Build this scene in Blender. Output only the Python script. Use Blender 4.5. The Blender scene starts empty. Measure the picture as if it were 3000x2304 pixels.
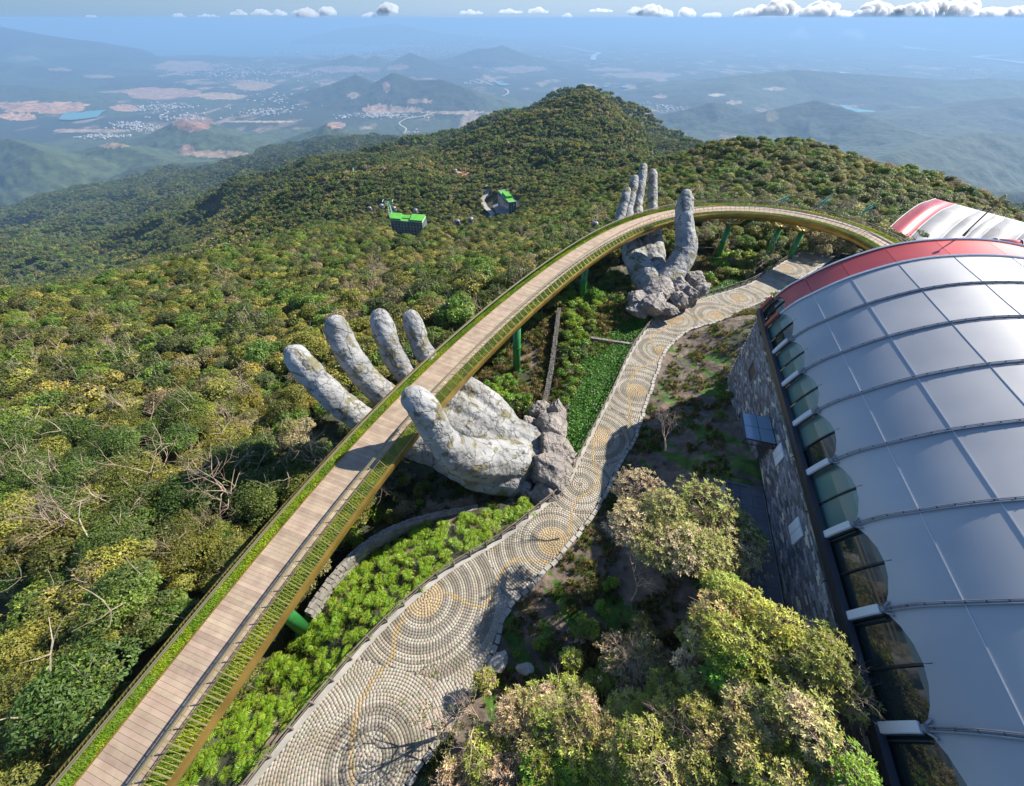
import bpy, math, random
import numpy as np
from mathutils import Vector, Matrix
R = math.radians
rng = np.random.default_rng(7)
random.seed(7)
scene = bpy.context.scene
COL = scene.collection

# ------------------------------------------------------------------ camera
PITCH, FPX, CAMZ = R(43.5), 1157.0, 22.0
CP, SP = math.cos(PITCH), math.sin(PITCH)
cam_d = bpy.data.cameras.new('camera')
cam_d.sensor_fit = 'HORIZONTAL'; cam_d.sensor_width = 36.0
cam_d.lens = 36.0 * FPX / 3000.0
cam_d.clip_start = 0.2; cam_d.clip_end = 500000
cam = bpy.data.objects.new('camera', cam_d); COL.objects.link(cam)
cam.location = (0, 0, CAMZ); cam.rotation_euler = (math.pi / 2 - PITCH, 0, 0)
scene.camera = cam

# ------------------------------------------------------------------ light
SUN_EL = 38.5
SH = np.array([-0.906, -0.42]); SH /= np.linalg.norm(SH)      # direction shadows fall
world = bpy.data.worlds.new('World'); scene.world = world; world.use_nodes = True
wn = world.node_tree; wn.nodes.clear()
wo = wn.nodes.new('ShaderNodeOutputWorld'); wb = wn.nodes.new('ShaderNodeBackground')
sk = wn.nodes.new('ShaderNodeTexSky'); sk.sky_type = 'NISHITA'; sk.sun_disc = False
sk.sun_elevation = R(SUN_EL); sk.sun_rotation = math.atan2(-SH[0], -SH[1])
sk.altitude = 1400; sk.air_density = 1.0; sk.dust_density = 0.3; sk.ozone_density = 2.0
wb.inputs['Strength'].default_value = 0.10
st = wn.nodes.new('ShaderNodeMix'); st.data_type = 'RGBA'; st.blend_type = 'MULTIPLY'; st.inputs[0].default_value = 1
st.inputs[7].default_value = (0.80, 0.95, 1.10, 1)
wn.links.new(sk.outputs[0], st.inputs[6])
# milky band low on the horizon, brighter towards the sun
wtc = wn.nodes.new('ShaderNodeTexCoord'); wsx = wn.nodes.new('ShaderNodeSeparateXYZ'); wn.links.new(wtc.outputs['Generated'], wsx.inputs[0])
wmr = wn.nodes.new('ShaderNodeMapRange'); wmr.interpolation_type = 'SMOOTHSTEP'; wmr.inputs[1].default_value = 0.0; wmr.inputs[2].default_value = 0.16
wn.links.new(wsx.outputs['Z'], wmr.inputs[0])
wdt = wn.nodes.new('ShaderNodeVectorMath'); wdt.operation = 'DOT_PRODUCT'; wn.links.new(wtc.outputs['Generated'], wdt.inputs[0]); wdt.inputs[1].default_value = (-SH[0], -SH[1], 0)
wm2 = wn.nodes.new('ShaderNodeMapRange'); wm2.inputs[1].default_value = -0.6; wm2.inputs[2].default_value = 1.0; wn.links.new(wdt.outputs['Value'], wm2.inputs[0])
wmh = wn.nodes.new('ShaderNodeMix'); wmh.data_type = 'RGBA'; wmh.inputs[6].default_value = (1.15, 2.0, 3.0, 1); wmh.inputs[7].default_value = (3.3, 4.1, 5.0, 1); wn.links.new(wm2.outputs[0], wmh.inputs[0])
wmx = wn.nodes.new('ShaderNodeMix'); wmx.data_type = 'RGBA'; wn.links.new(wmr.outputs[0], wmx.inputs[0]); wn.links.new(wmh.outputs[2], wmx.inputs[6]); wn.links.new(st.outputs[2], wmx.inputs[7])
wn.links.new(wmx.outputs[2], wb.inputs[0]); wn.links.new(wb.outputs[0], wo.inputs[0])
sun_d = bpy.data.lights.new('sun', 'SUN'); sun_d.energy = 5.0; sun_d.angle = R(0.5); sun_d.color = (1.0, 0.95, 0.86)
sun = bpy.data.objects.new('sun', sun_d); COL.objects.link(sun)
tv = Vector((SH[0] * math.cos(R(SUN_EL)), SH[1] * math.cos(R(SUN_EL)), -math.sin(R(SUN_EL))))
sun.rotation_euler = tv.to_track_quat('-Z', 'Y').to_euler()
vs = scene.view_settings
vs.view_transform = 'Standard'; vs.look = 'None'; vs.gamma = 1.0; vs.exposure = 0.95; vs.use_curve_mapping = False
scene.cycles.max_bounces = 6; scene.cycles.diffuse_bounces = 2; scene.cycles.glossy_bounces = 3
scene.cycles.transmission_bounces = 4; scene.cycles.transparent_max_bounces = 8; scene.cycles.volume_bounces = 1
HAZE_DENSITY = 0.60e-4
HAZE_COLOR = (0.31, 0.50, 0.73)

# ------------------------------------------------------------------ helpers
def ray(x, y):
    u = (x - 1500) / FPX; v = (y - 1152) / FPX
    return np.array([u, CP - v * SP, -SP - v * CP])
def at(x, y, z):                       # point at height z
    r = ray(x, y); p = r * ((z - CAMZ) / r[2]); p[2] = z; return p
def atd(x, y, zc):                     # point at optical depth zc
    return ray(x, y) * zc + np.array([0, 0, CAMZ])
def proj(X, Y, Z):
    n = CAMZ - Z; zc = Y * CP + n * SP
    zc = np.where(np.abs(zc) < 1e-6, 1e-6, zc)
    return 1500 + FPX * X / zc, 1152 + FPX * (n * CP - Y * SP) / zc, zc
def smooth(a, b, x):
    t = np.clip((x - a) / (b - a), 0, 1); return t * t * (3 - 2 * t)
def vnoise(X, Y, seed=0):              # value noise, vectorised
    xi = np.floor(X).astype(np.int64); yi = np.floor(Y).astype(np.int64); fx = X - xi; fy = Y - yi
    fx = fx * fx * (3 - 2 * fx); fy = fy * fy * (3 - 2 * fy)
    def h(a, b):
        n = (a * 374761393 + b * 668265263 + seed * 1442695041) & 0x7fffffff
        n = ((n ^ (n >> 13)) * 1274126177) & 0x7fffffff
        return ((n ^ (n >> 16)) & 0xffff) / 65535.0
    return (h(xi, yi) * (1 - fx) + h(xi + 1, yi) * fx) * (1 - fy) + (h(xi, yi + 1) * (1 - fx) + h(xi + 1, yi + 1) * fx) * fy
def fbm(X, Y, o=4, seed=0):
    s = 0; a = 0.5
    for i in range(o):
        s = s + a * (vnoise(X, Y, seed + i) - 0.5) * 2; X = X * 2.03 + 7.1; Y = Y * 2.03 + 3.7; a *= 0.5
    return s
def seg_dist(X, Y, pts):               # distance to polyline and interpolated third value
    best = np.full(np.shape(X), 1e18); val = np.zeros(np.shape(X))
    for a, b in zip(pts[:-1], pts[1:]):
        d = np.array(b[:2]) - np.array(a[:2]); L = max(d @ d, 1e-9)
        t = np.clip(((X - a[0]) * d[0] + (Y - a[1]) * d[1]) / L, 0, 1)
        dd = (X - a[0] - t * d[0]) ** 2 + (Y - a[1] - t * d[1]) ** 2
        m = dd < best; best = np.where(m, dd, best)
        if len(a) > 2: val = np.where(m, a[2] + t * (b[2] - a[2]), val)
    return np.sqrt(best), val
def inpoly(X, Y, poly):
    X = np.asarray(X, float); Y = np.asarray(Y, float); c = np.zeros(X.shape, bool); n = len(poly)
    for i in range(n):
        x1, y1 = poly[i][:2]; x2, y2 = poly[(i + 1) % n][:2]
        m = ((y1 > Y) != (y2 > Y)) & (X < (x2 - x1) * (Y - y1) / ((y2 - y1) if y2 != y1 else 1e-9) + x1)
        c ^= m
    return c
def new_mesh(name, V, F, mat=None, col=None, smooth_=False):
    me = bpy.data.meshes.new(name)
    if isinstance(F, np.ndarray):
        V = np.asarray(V, np.float32); k = F.shape[1]
        me.vertices.add(len(V)); me.vertices.foreach_set('co', V.ravel())
        me.loops.add(F.size); me.loops.foreach_set('vertex_index', F.astype(np.int32).ravel())
        me.polygons.add(len(F)); me.polygons.foreach_set('loop_start', np.arange(0, F.size, k, dtype=np.int32))
        me.update(calc_edges=True); me.validate()
    else:
        me.from_pydata([tuple(map(float, v)) for v in V], [], F); me.update()
    if mat: me.materials.append(mat)
    if col is not None and len(col) == len(me.polygons):
        at_ = me.attributes.new('Col', 'FLOAT_COLOR', 'FACE')
        c = np.ones((len(col), 4), np.float32); c[:, :3] = col
        at_.data.foreach_set('color', c.ravel())
    if smooth_: me.polygons.foreach_set('use_smooth', np.ones(len(me.polygons), bool))
    return me
def link(name, data, parent=None, M=None):
    o = bpy.data.objects.new(name, data); COL.objects.link(o)
    if parent is not None: o.parent = parent
    if M is not None: o.matrix_basis = M
    return o
def tag(o, label=None, cat=None, group=None, kind=None):
    if label: o['label'] = label
    if cat: o['category'] = cat
    if group: o['group'] = group
    if kind: o['kind'] = kind
    return o
def empty(name, loc=(0, 0, 0), rz=0, **k):
    o = bpy.data.objects.new(name, None); COL.objects.link(o); o.location = tuple(map(float, loc)); o.rotation_euler = (0, 0, rz)
    o.empty_display_size = 0.3
    return tag(o, **k)
class MB:
    def __init__(s): s.V = []; s.F = []; s.C = []
    def add(s, V, F, c=None):
        b = len(s.V); s.V += [tuple(v) for v in V]; s.F += [tuple(b + i for i in f) for f in F]
        s.C += [c if c is not None else (1, 1, 1)] * len(F)
    def box(s, c, size, M=None, col=None):
        hx, hy, hz = [d / 2 for d in size]
        V = [Vector((x * hx, y * hy, z * hz)) for x in (-1, 1) for y in (-1, 1) for z in (-1, 1)]
        if M is not None: V = [M @ v for v in V]
        V = [v + Vector(c) for v in V]
        s.add(V, [(0, 1, 3, 2), (4, 6, 7, 5), (0, 4, 5, 1), (2, 3, 7, 6), (0, 2, 6, 4), (1, 5, 7, 3)], col)
    def tube(s, pts, r, n=6, col=None, cap=True):
        pts = [Vector(tuple(map(float, p))) for p in pts]; rs = r if hasattr(r, '__len__') else [r] * len(pts)
        rings = []
        up = Vector((0, 0, 1))
        for i, p in enumerate(pts):
            d = (pts[min(i + 1, len(pts) - 1)] - pts[max(i - 1, 0)]).normalized()
            a = d.cross(up)
            if a.length < 0.05: a = d.cross(Vector((1, 0, 0)))
            a.normalize(); b = d.cross(a)
            rings.append([p + a * (math.cos(6.2832 * k / n) * rs[i]) + b * (math.sin(6.2832 * k / n) * rs[i]) for k in range(n)])
        V = [v for rg in rings for v in rg]; F = []
        for i in range(len(pts) - 1):
            for k in range(n):
                F.append((i * n + k, i * n + (k + 1) % n, (i + 1) * n + (k + 1) % n, (i + 1) * n + k))
        if cap: F.append(tuple(range(n - 1, -1, -1))); F.append(tuple((len(pts) - 1) * n + k for k in range(n)))
        s.add(V, F, col)
    def mesh(s, name, mat=None, smooth_=False): return new_mesh(name, s.V, s.F, mat, s.C, smooth_)
    def build(s, name, mat, parent=None, smooth_=False): return link(name, s.mesh(name, mat, smooth_), parent)
def frame(o, x, y, z=None):            # matrix from axes
    x = Vector(x).normalized(); y = Vector(y).normalized(); z = x.cross(y) if z is None else Vector(z).normalized()
    M = Matrix.Identity(4)
    for i in range(3): M[i][0] = x[i]; M[i][1] = y[i]; M[i][2] = z[i]; M[i][3] = float(o[i])
    return M

# ------------------------------------------------------------------ materials
def mat(name, base=(0.5, 0.5, 0.5), rough=0.7, metal=0.0, c2=None, scale=4.0, detail=4.0, bump=0.0, bscale=None,
        attr=False, rnd=0.0, spec=0.5, lo=0.35, hi=0.65, coat=0.0):
    m = bpy.data.materials.new(name); m.use_nodes = True; nt = m.node_tree; b = nt.nodes['Principled BSDF']
    b.inputs['Roughness'].default_value = rough; b.inputs['Metallic'].default_value = metal
    b.inputs['Specular IOR Level'].default_value = spec; b.inputs['Coat Weight'].default_value = coat
    N = nt.nodes.new; L = nt.links.new
    tc = N('ShaderNodeTexCoord'); geo = N('ShaderNodeNewGeometry')
    cur = None
    if attr:
        a = N('ShaderNodeAttribute'); a.attribute_name = 'Col'; cur = a.outputs['Color']
        mx = N('ShaderNodeMix'); mx.data_type = 'RGBA'; mx.blend_type = 'MULTIPLY'; mx.inputs[0].default_value = 1
        mx.inputs[7].default_value = (*base, 1); L(cur, mx.inputs[6]); cur = mx.outputs[2]
    if c2 is not None:
        nz = N('ShaderNodeTexNoise'); nz.inputs['Scale'].default_value = scale; nz.inputs['Detail'].default_value = detail
        L(geo.outputs['Position'], nz.inputs['Vector'])
        rp = N('ShaderNodeMapRange'); rp.inputs[1].default_value = lo; rp.inputs[2].default_value = hi; L(nz.outputs[0], rp.inputs[0])
        mx = N('ShaderNodeMix'); mx.data_type = 'RGBA'
        if cur is None: mx.inputs[6].default_value = (*base, 1); mx.inputs[7].default_value = (*c2, 1)
        else:
            m2 = N('ShaderNodeMix'); m2.data_type = 'RGBA'; m2.blend_type = 'MULTIPLY'; m2.inputs[0].default_value = 1
            L(cur, m2.inputs[6]); m2.inputs[7].default_value = (*c2, 1); L(cur, mx.inputs[6]); L(m2.outputs[2], mx.inputs[7])
        L(rp.outputs[0], mx.inputs[0]); cur = mx.outputs[2]
    if rnd:
        oi = N('ShaderNodeObjectInfo'); rp = N('ShaderNodeMapRange'); rp.inputs[3].default_value = 1 - rnd; rp.inputs[4].default_value = 1 + rnd
        L(oi.outputs['Random'], rp.inputs[0])
        hs = N('ShaderNodeHueSaturation'); L(rp.outputs[0], hs.inputs['Value'])
        r2 = N('ShaderNodeMath'); r2.operation = 'MULTIPLY'; r2.inputs[1].default_value = 7.31; L(oi.outputs['Random'], r2.inputs[0])
        r3 = N('ShaderNodeMath'); r3.operation = 'FRACT'; L(r2.outputs[0], r3.inputs[0])
        r4 = N('ShaderNodeMapRange'); r4.inputs[3].default_value = 0.5 - rnd * 0.07; r4.inputs[4].default_value = 0.5 + rnd * 0.07
        L(r3.outputs[0], r4.inputs[0]); L(r4.outputs[0], hs.inputs['Hue'])
        if cur is None: hs.inputs['Color'].default_value = (*base, 1)
        else: L(cur, hs.inputs['Color'])
        cur = hs.outputs[0]
    if cur is None: b.inputs['Base Color'].default_value = (*base, 1)
    else: L(cur, b.inputs['Base Color'])
    if bump:
        nz = N('ShaderNodeTexNoise'); nz.inputs['Scale'].default_value = bscale or scale * 3; nz.inputs['Detail'].default_value = 6
        L(geo.outputs['Position'], nz.inputs['Vector'])
        bp = N('ShaderNodeBump'); bp.inputs['Strength'].default_value = 1; bp.inputs['Distance'].default_value = bump
        L(nz.outputs[0], bp.inputs['Height']); L(bp.outputs[0], b.inputs['Normal'])
    return m
def leafmat(name, tint=(1, 1, 1), rnd=0.26, rough=0.5):
    m = mat(name, tint, rough=rough, attr=True, rnd=rnd, spec=0.35)
    nt = m.node_tree; b = nt.nodes['Principled BSDF']; out = nt.nodes['Material Output']
    tr = nt.nodes.new('ShaderNodeBsdfTranslucent'); src = b.inputs['Base Color'].links[0].from_socket
    nt.links.new(src, tr.inputs[0])
    mx = nt.nodes.new('ShaderNodeMixShader'); mx.inputs[0].default_value = 0.36
    nt.links.new(b.outputs[0], mx.inputs[1]); nt.links.new(tr.outputs[0], mx.inputs[2]); nt.links.new(mx.outputs[0], out.inputs[0])
    return m
M = {}
M['leaf'] = leafmat('leaf')
M['leaf_far'] = leafmat('leaf_far', rnd=0.28, rough=0.7)
M['shrub'] = leafmat('shrub_leaf', rnd=0.22, rough=0.4)
M['grass'] = leafmat('grass_blade', rnd=0.1)
M['bark'] = mat('bark', (0.20, 0.15, 0.10), 0.9, c2=(0.34, 0.28, 0.21), scale=3, bump=0.02, rnd=0.2)
M['drybark'] = mat('dry_bark', (0.42, 0.31, 0.22), 0.9, c2=(0.25, 0.18, 0.13), scale=2, rnd=0.25)
M['gold'] = mat('gold_cladding', (0.50, 0.33, 0.075), 0.38, metal=0.75, c2=(0.34, 0.22, 0.05), scale=0.7, rnd=0)
M['goldrail'] = mat('gold_rail', (0.42, 0.34, 0.14), 0.35, metal=0.6)
M['rail'] = mat('bronze_rail', (0.30, 0.25, 0.16), 0.35, metal=0.7)
M['green_paint'] = mat('green_paint', (0.03, 0.22, 0.05), 0.4, c2=(0.025, 0.16, 0.04), scale=2)
M['plank'] = mat('timber_plank', (0.39, 0.295, 0.205), 0.75, c2=(0.30, 0.215, 0.15), scale=1.3, rnd=0.16, bump=0.004, bscale=20)
M['soil'] = mat('soil', (0.16, 0.15, 0.04), 0.95, c2=(0.14, 0.20, 0.02), scale=1.5)
M['concrete'] = mat('concrete', (0.40, 0.37, 0.32), 0.85, c2=(0.27, 0.25, 0.21), scale=0.8, bump=0.01)
M['bedding'] = mat('bedding_sand', (0.27, 0.24, 0.19), 0.9, c2=(.24, .21, .17), scale=1)
M['sett'] = mat('paving_sett', (1, 1, 1), 0.85, attr=True, c2=(0.72, 0.69, 0.62), scale=0.55, detail=8, lo=.4, hi=.68)
M['wood'] = mat('dark_timber', (0.13, 0.10, 0.08), 0.8, c2=(0.2, 0.16, 0.13), scale=2)
M['roof'] = mat('roof_membrane', (0.46, 0.44, 0.42), 0.58, metal=0.15, c2=(0.34, 0.335, 0.34), scale=0.16, detail=7, spec=0.5, lo=0.35, hi=0.66)
M['roofred'] = mat('red_roof_membrane', (0.50, 0.065, 0.05), 0.42, metal=0.3, c2=(0.40, 0.05, 0.045), scale=0.35, detail=5, spec=0.5)
M['canvas'] = mat('cream_canvas', (0.42, 0.40, 0.37), 0.7, c2=(.33, .31, .29), scale=.3)
M['seam'] = mat('white_seam', (0.60, 0.60, 0.60), 0.6)
M['steel'] = mat('galvanised_steel', (0.25, 0.26, 0.28), 0.45, metal=0.4)
M['black'] = mat('black_frame', (0.025, 0.028, 0.035), 0.4)
M['redframe'] = mat('red_frame', (0.45, 0.09, 0.04), 0.5)
M['glass'] = mat('tinted_glass', (0.02, 0.03, 0.03), 0.03, spec=0.9)
M['paleglass'] = mat('pale_glass', (0.24, 0.32, 0.38), 0.12, spec=0.8)
M['blind'] = mat('pale_blind', (0.12, 0.2, 0.17), 0.12, spec=0.9)
M['tile'] = mat('slate_tile', (1, 1, 1), 0.6, attr=True)
def slate(): 
    m = mat('slate', (0.20, 0.22, 0.25), 0.55, rnd=0.0); nt = m.node_tree; b = nt.nodes['Principled BSDF']
    oi = nt.nodes.new('ShaderNodeObjectInfo'); nt.links.new(oi.outputs['Color'], b.inputs['Base Color']); return m
M['tileobj'] = slate()
M['white'] = mat('white_panel', (0.72, 0.74, 0.74), 0.5)
M['terrace'] = mat('terrace_paving', (0.16, 0.16, 0.17), 0.7, c2=(0.11, 0.11, 0.125), scale=1)
M['ivy'] = leafmat('ivy_leaf', rnd=0.0)
M['water'] = mat('lake_water', (0.09, 0.26, 0.27), 0.35, spec=0.5)
M['riverw'] = mat('river_water', (0.42, 0.48, 0.47), 0.4, spec=0.5)
M['sea'] = mat('sea_water', (0.05, 0.16, 0.22), 0.45, spec=0.5)
M['road'] = mat('pale_road', (0.45, 0.40, 0.33), 0.9)
M['asphalt'] = mat('asphalt', (0.20, 0.19, 0.18), 0.9)
M['cloud'] = mat('cloud_white', (0.95, 0.95, 0.95), 1.0, spec=0)
_n = M['cloud'].node_tree; _v = _n.nodes.new('ShaderNodeVolumePrincipled'); _v.inputs['Density'].default_value = 0.0011; _v.inputs['Color'].default_value = (1, 1, 1, 1); _v.inputs['Anisotropy'].default_value = 0.45
_o = _n.nodes['Material Output']; _n.links.remove(_o.inputs[0].links[0]); _n.links.new(_v.outputs[0], _o.inputs['Volume'])
M['greenroof'] = mat('green_roof', (0.10, 0.38, 0.03), 0.8, c2=(0.07, 0.30, 0.03), scale=0.3)
M['wall_white'] = mat('white_render', (0.40, 0.41, 0.40), 0.8)
M['wall_dark'] = mat('dark_green_render', (0.03, 0.10, 0.06), 0.6)
M['win'] = mat('window_glass', (0.04, 0.07, 0.09), 0.15, spec=0.9)
M['house'] = mat('house_walls', (0.46, 0.43, 0.40), 0.8, attr=True)
M['dry'] = leafmat('dry_grass', rnd=0.1)

# rock / hand stone
def stone(name, a, b, lich, bscale, bdist, crack):
    m = bpy.data.materials.new(name); m.use_nodes = True; nt = m.node_tree; bs = nt.nodes['Principled BSDF']
    N = nt.nodes.new; L = nt.links.new; bs.inputs['Roughness'].default_value = 0.75
    geo = N('ShaderNodeNewGeometry')
    def noise(s, d=6, dist=0.0):
        n = N('ShaderNodeTexNoise'); n.inputs['Scale'].default_value = s; n.inputs['Detail'].default_value = d
        n.inputs['Distortion'].default_value = dist; L(geo.outputs['Position'], n.inputs['Vector']); return n.outputs[0]
    def rr(src, lo, hi):
        r = N('ShaderNodeMapRange'); r.inputs[1].default_value = lo; r.inputs[2].default_value = hi; L(src, r.inputs[0]); return r.outputs[0]
    def mix(f, x, y):
        q = N('ShaderNodeMix'); q.data_type = 'RGBA'; L(f, q.inputs[0])
        for i, s in ((6, x), (7, y)):
            if isinstance(s, tuple): q.inputs[i].default_value = (*s, 1)
            else: L(s, q.inputs[i])
        return q.outputs[2]
    c = mix(rr(noise(0.45), 0.40, 0.62), a, b)
    c = mix(rr(noise(.75, 4, .6), 0.57, 0.60), c, lich[0])
    c = mix(rr(noise(1.3, 5, 0.5), 0.62, 0.65), c, lich[1])
    vz = N('ShaderNodeTexVoronoi'); vz.feature = 'DISTANCE_TO_EDGE'; vz.inputs['Scale'].default_value = crack
    wv = N('ShaderNodeVectorMath'); wv.operation = 'ADD'
    nn = N('ShaderNodeTexNoise'); nn.inputs['Scale'].default_value = 1.5; nn.inputs['Detail'].default_value = 5; L(geo.outputs['Position'], nn.inputs['Vector'])
    L(geo.outputs['Position'], wv.inputs[0]); L(nn.outputs['Color'], wv.inputs[1]); L(wv.outputs[0], vz.inputs['Vector'])
    cr = rr(vz.outputs['Distance'], 0.0, 0.035)
    q = N('ShaderNodeMix'); q.data_type = 'RGBA'; q.blend_type = 'MULTIPLY'; q.inputs[0].default_value = 0.30
    L(c, q.inputs[6]); L(cr, q.inputs[7]); L(q.outputs[2], bs.inputs['Base Color'])
    ad = N('ShaderNodeMath'); ad.operation = 'MULTIPLY_ADD'; L(noise(bscale, 8), ad.inputs[0]); ad.inputs[1].default_value = 1.0
    c3 = N('ShaderNodeMath'); c3.operation = 'MULTIPLY'; L(cr, c3.inputs[0]); c3.inputs[1].default_value = 0.22; L(c3.outputs[0], ad.inputs[2])
    bp = N('ShaderNodeBump'); bp.inputs['Distance'].default_value = bdist; L(ad.outputs[0], bp.inputs['Height']); L(bp.outputs[0], bs.inputs['Normal'])
    return m
M['handstone'] = stone('weathered_stone', (0.32, 0.315, 0.30), (0.215, 0.21, 0.20), ((0.17, 0.15, 0.085), (0.10, 0.10, 0.085)), 2.2, 0.22, 0.5)
M['rock'] = stone('brown_rock', (0.31, 0.27, 0.235), (0.20, 0.175, 0.155), ((0.25, 0.21, 0.18), (0.13, 0.115, 0.10)), 2.5, 0.35, 0.8)

# ------------------------------------------------------------------ ground heights
# near and middle ground: (22 - z)/r interpolated by a thin plate in (azimuth, ln r)
CT = []
def cz(x, y, z): p = at(x, y, z); CT.append((p[0], p[1], z))
def cc(x, y, zc, drop=3.5):
    p = atd(x, y, zc); CT.append((p[0], p[1], p[2] - drop))
for q in [(743,2304),(1120,1850),(1480,1580),(1700,1340),(1850,1040),(2050,880),(2200,835),(1441,1907),(1575,1687),(1746,1483),(1893,1171),(2009,969),(2222,875),(2330,800),(2430,710)]:
    cz(*q, -7.25)
for q in [(1000,1850,-8),(1300,1550,-8),(900,2050,-8.5),(1100,1650,-9.5),(800,1950,-10.5),(1250,1480,-9.8),(1510,1115,-9.3),(1420,1145,-9.6),(1570,1060,-9.3),
          (1680,1050,-7.7),(1750,950,-7.7),(1900,880,-7.5),(1700,1200,-7.5),(1300,1400,-10.2),(1450,1420,-9),(1640,1000,-8.4),(1700,840,-9.3),(1640,880,-9),(1850,870,-8.6),(2000,820,-8),(2100,850,-7.6),
          (2150,760,-8.5),(2300,700,-8.2),(2250,650,-9.5),(2040,1150,-6.6),(2100,1040,-6),(2180,1000,-4.6),(2080,1250,-4.6),(1950,1400,-6.2),(1930,1650,-5.4),
          (1700,1750,-6.6),(1600,1850,-6.8),(1850,1950,-5.6),(1700,2150,-5.9),(1400,2200,-6.6),(2000,2250,-4.5),(2150,1400,-2.6),(2260,1700,-2.6),(2500,2200,-2.6),(1000,2300,-6.9)]:
    cz(*q)
for X, Y, z in [(20, 50, -4), (30, 40, -4), (40, 55, -7), (25, 10, -3), (45, 15, -6), (60, 40, -9), (10, 3, -4), (5, -8, -6), (-8, -6, -8), (25, -10, -4), (60, 0, -12)]:
    CT.append((X, Y, z))
for q in [(0,2250,20),(-400,2100,24),(300,1900,22.5),(100,1600,29),(-300,1500,32),(500,1500,31),(200,1250,45),(600,1150,46),(800,1000,55),(0,960,95),(300,950,76),
          (1000,880,70),(1200,800,88),(1350,760,100),(1500,690,130),(1620,650,140),(0,898,112),(300,835,135),(548,775,165),(768,715,200),(0,860,850),(300,790,900),(548,725,800),(768,655,560),(0,700,2000),(0,600,3000),(0,543,3700),
          (300,650,1900),(300,513,3500),(600,620,1200),(600,520,2800),(900,735,140),(900,660,260),(900,560,430),(914,430,900),(1000,442,900),
          (1195,690,300),(1100,560,430),(1250,560,390),(1480,620,315),(1480,500,440),(1200,450,680),(1434,391,700),(1600,480,430),(1708,301,650),(1600,400,550),(1777,313,640),(1800,430,470),(1868,368,570),
          (1950,440,420),(1750,520,300),(1700,600,200),(1850,500,240),(2000,462,210),(2110,440,200),(2219,443,195),(2352,425,185),(2503,458,172),(2617,485,165),(2777,525,152),(2891,558,142),(3000,645,132),
          (3300,760,110),(2100,575,112),(2300,560,112),(2500,560,112),(2000,540,140),(2700,600,105),(2850,640,100),(2400,620,85),(2200,590,92),(1900,600,100),(1800,660,90),
          (1388,378,1100),(1640,285,1150),(1540,320,1150),(1754,308,1150),(1290,420,1000),(1960,396,1000),(2070,417,950),
          (-400,930,110),(-400,860,850),(-400,700,2000),(-400,545,3700),(-500,1100,85),(150,528,3650),(411,500,3400),(777,508,2300)]:
    cc(*q)
for q in [(0,985,190),(0,945,400),(300,915,210),(300,875,450),(548,845,240),(548,790,360),(768,765,270),(768,715,350),(-400,1000,200),(-400,950,450),(1708,420,870),(1600,440,900),(1868,480,800),(1434,470,950),(1950,520,600),(2050,560,330),(2219,560,290),(2400,560,270),(2600,620,250),(2800,660,230),(3050,780,200),(3300,860,180),
          (914,520,1900),(1200,480,1500),(1640,380,1700),(1960,470,1500),(2200,560,900),(2600,640,700),(3000,760,600),(3400,800,500),]:
    cc(*q)
CT = np.array(CT); cr_ = np.hypot(CT[:, 0], CT[:, 1])
ca = np.stack([np.arctan2(CT[:, 0], CT[:, 1] + 6), np.log(np.hypot(CT[:, 0], CT[:, 1] + 6))], 1)
cw = (CAMZ - CT[:, 2]) / np.hypot(CT[:, 0], CT[:, 1] + 6)
def _k(d2): return 0.5 * d2 * np.log(d2 + 1e-9)
n_ = len(CT); A_ = np.zeros((n_ + 3, n_ + 3))
A_[:n_, :n_] = _k(((ca[:, None] - ca[None]) ** 2).sum(2)) + np.eye(n_) * 2e-4
A_[:n_, n_] = 1; A_[:n_, n_ + 1:] = ca; A_[n_:, :n_] = A_[:n_, n_:].T
W_ = np.linalg.solve(A_, np.concatenate([cw, [0, 0, 0]]))
PATH_L = [(743,2304),(920,2080),(1120,1850),(1300,1690),(1480,1580),(1580,1500),(1660,1430),(1705,1340),(1760,1230),(1800,1150),(1850,1040),(1905,960),(1960,915),(2050,880),(2150,850),(2215,825),(2290,775),(2370,725),(2400,690)]
PATH_R = [(1180,2304),(1320,2110),(1441,1907),(1478,1790),(1575,1687),(1657,1600),(1746,1483),(1812,1358),(1858,1275),(1883,1200),(1893,1171),(1918,1097),(1947,1027),(2009,969),(2099,940),(2181,903),(2250,870),(2350,810),(2430,760),(2480,710)]
PL = [at(x, y, -7)[:2] for x, y in PATH_L]; PR = [at(x, y, -7)[:2] for x, y in PATH_R]
PL = [at(560, 2560, -7)[:2]] + PL; PR = [at(1080, 2560, -7)[:2]] + PR
PATH_POLY = PL + PR[::-1]
AX = np.array([0.291, 0.957]); AX /= np.linalg.norm(AX); NX = np.array([AX[1], -AX[0]])     # hall axis and its normal
HANDPIT = at(1515, 1115, -9.3)
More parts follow.
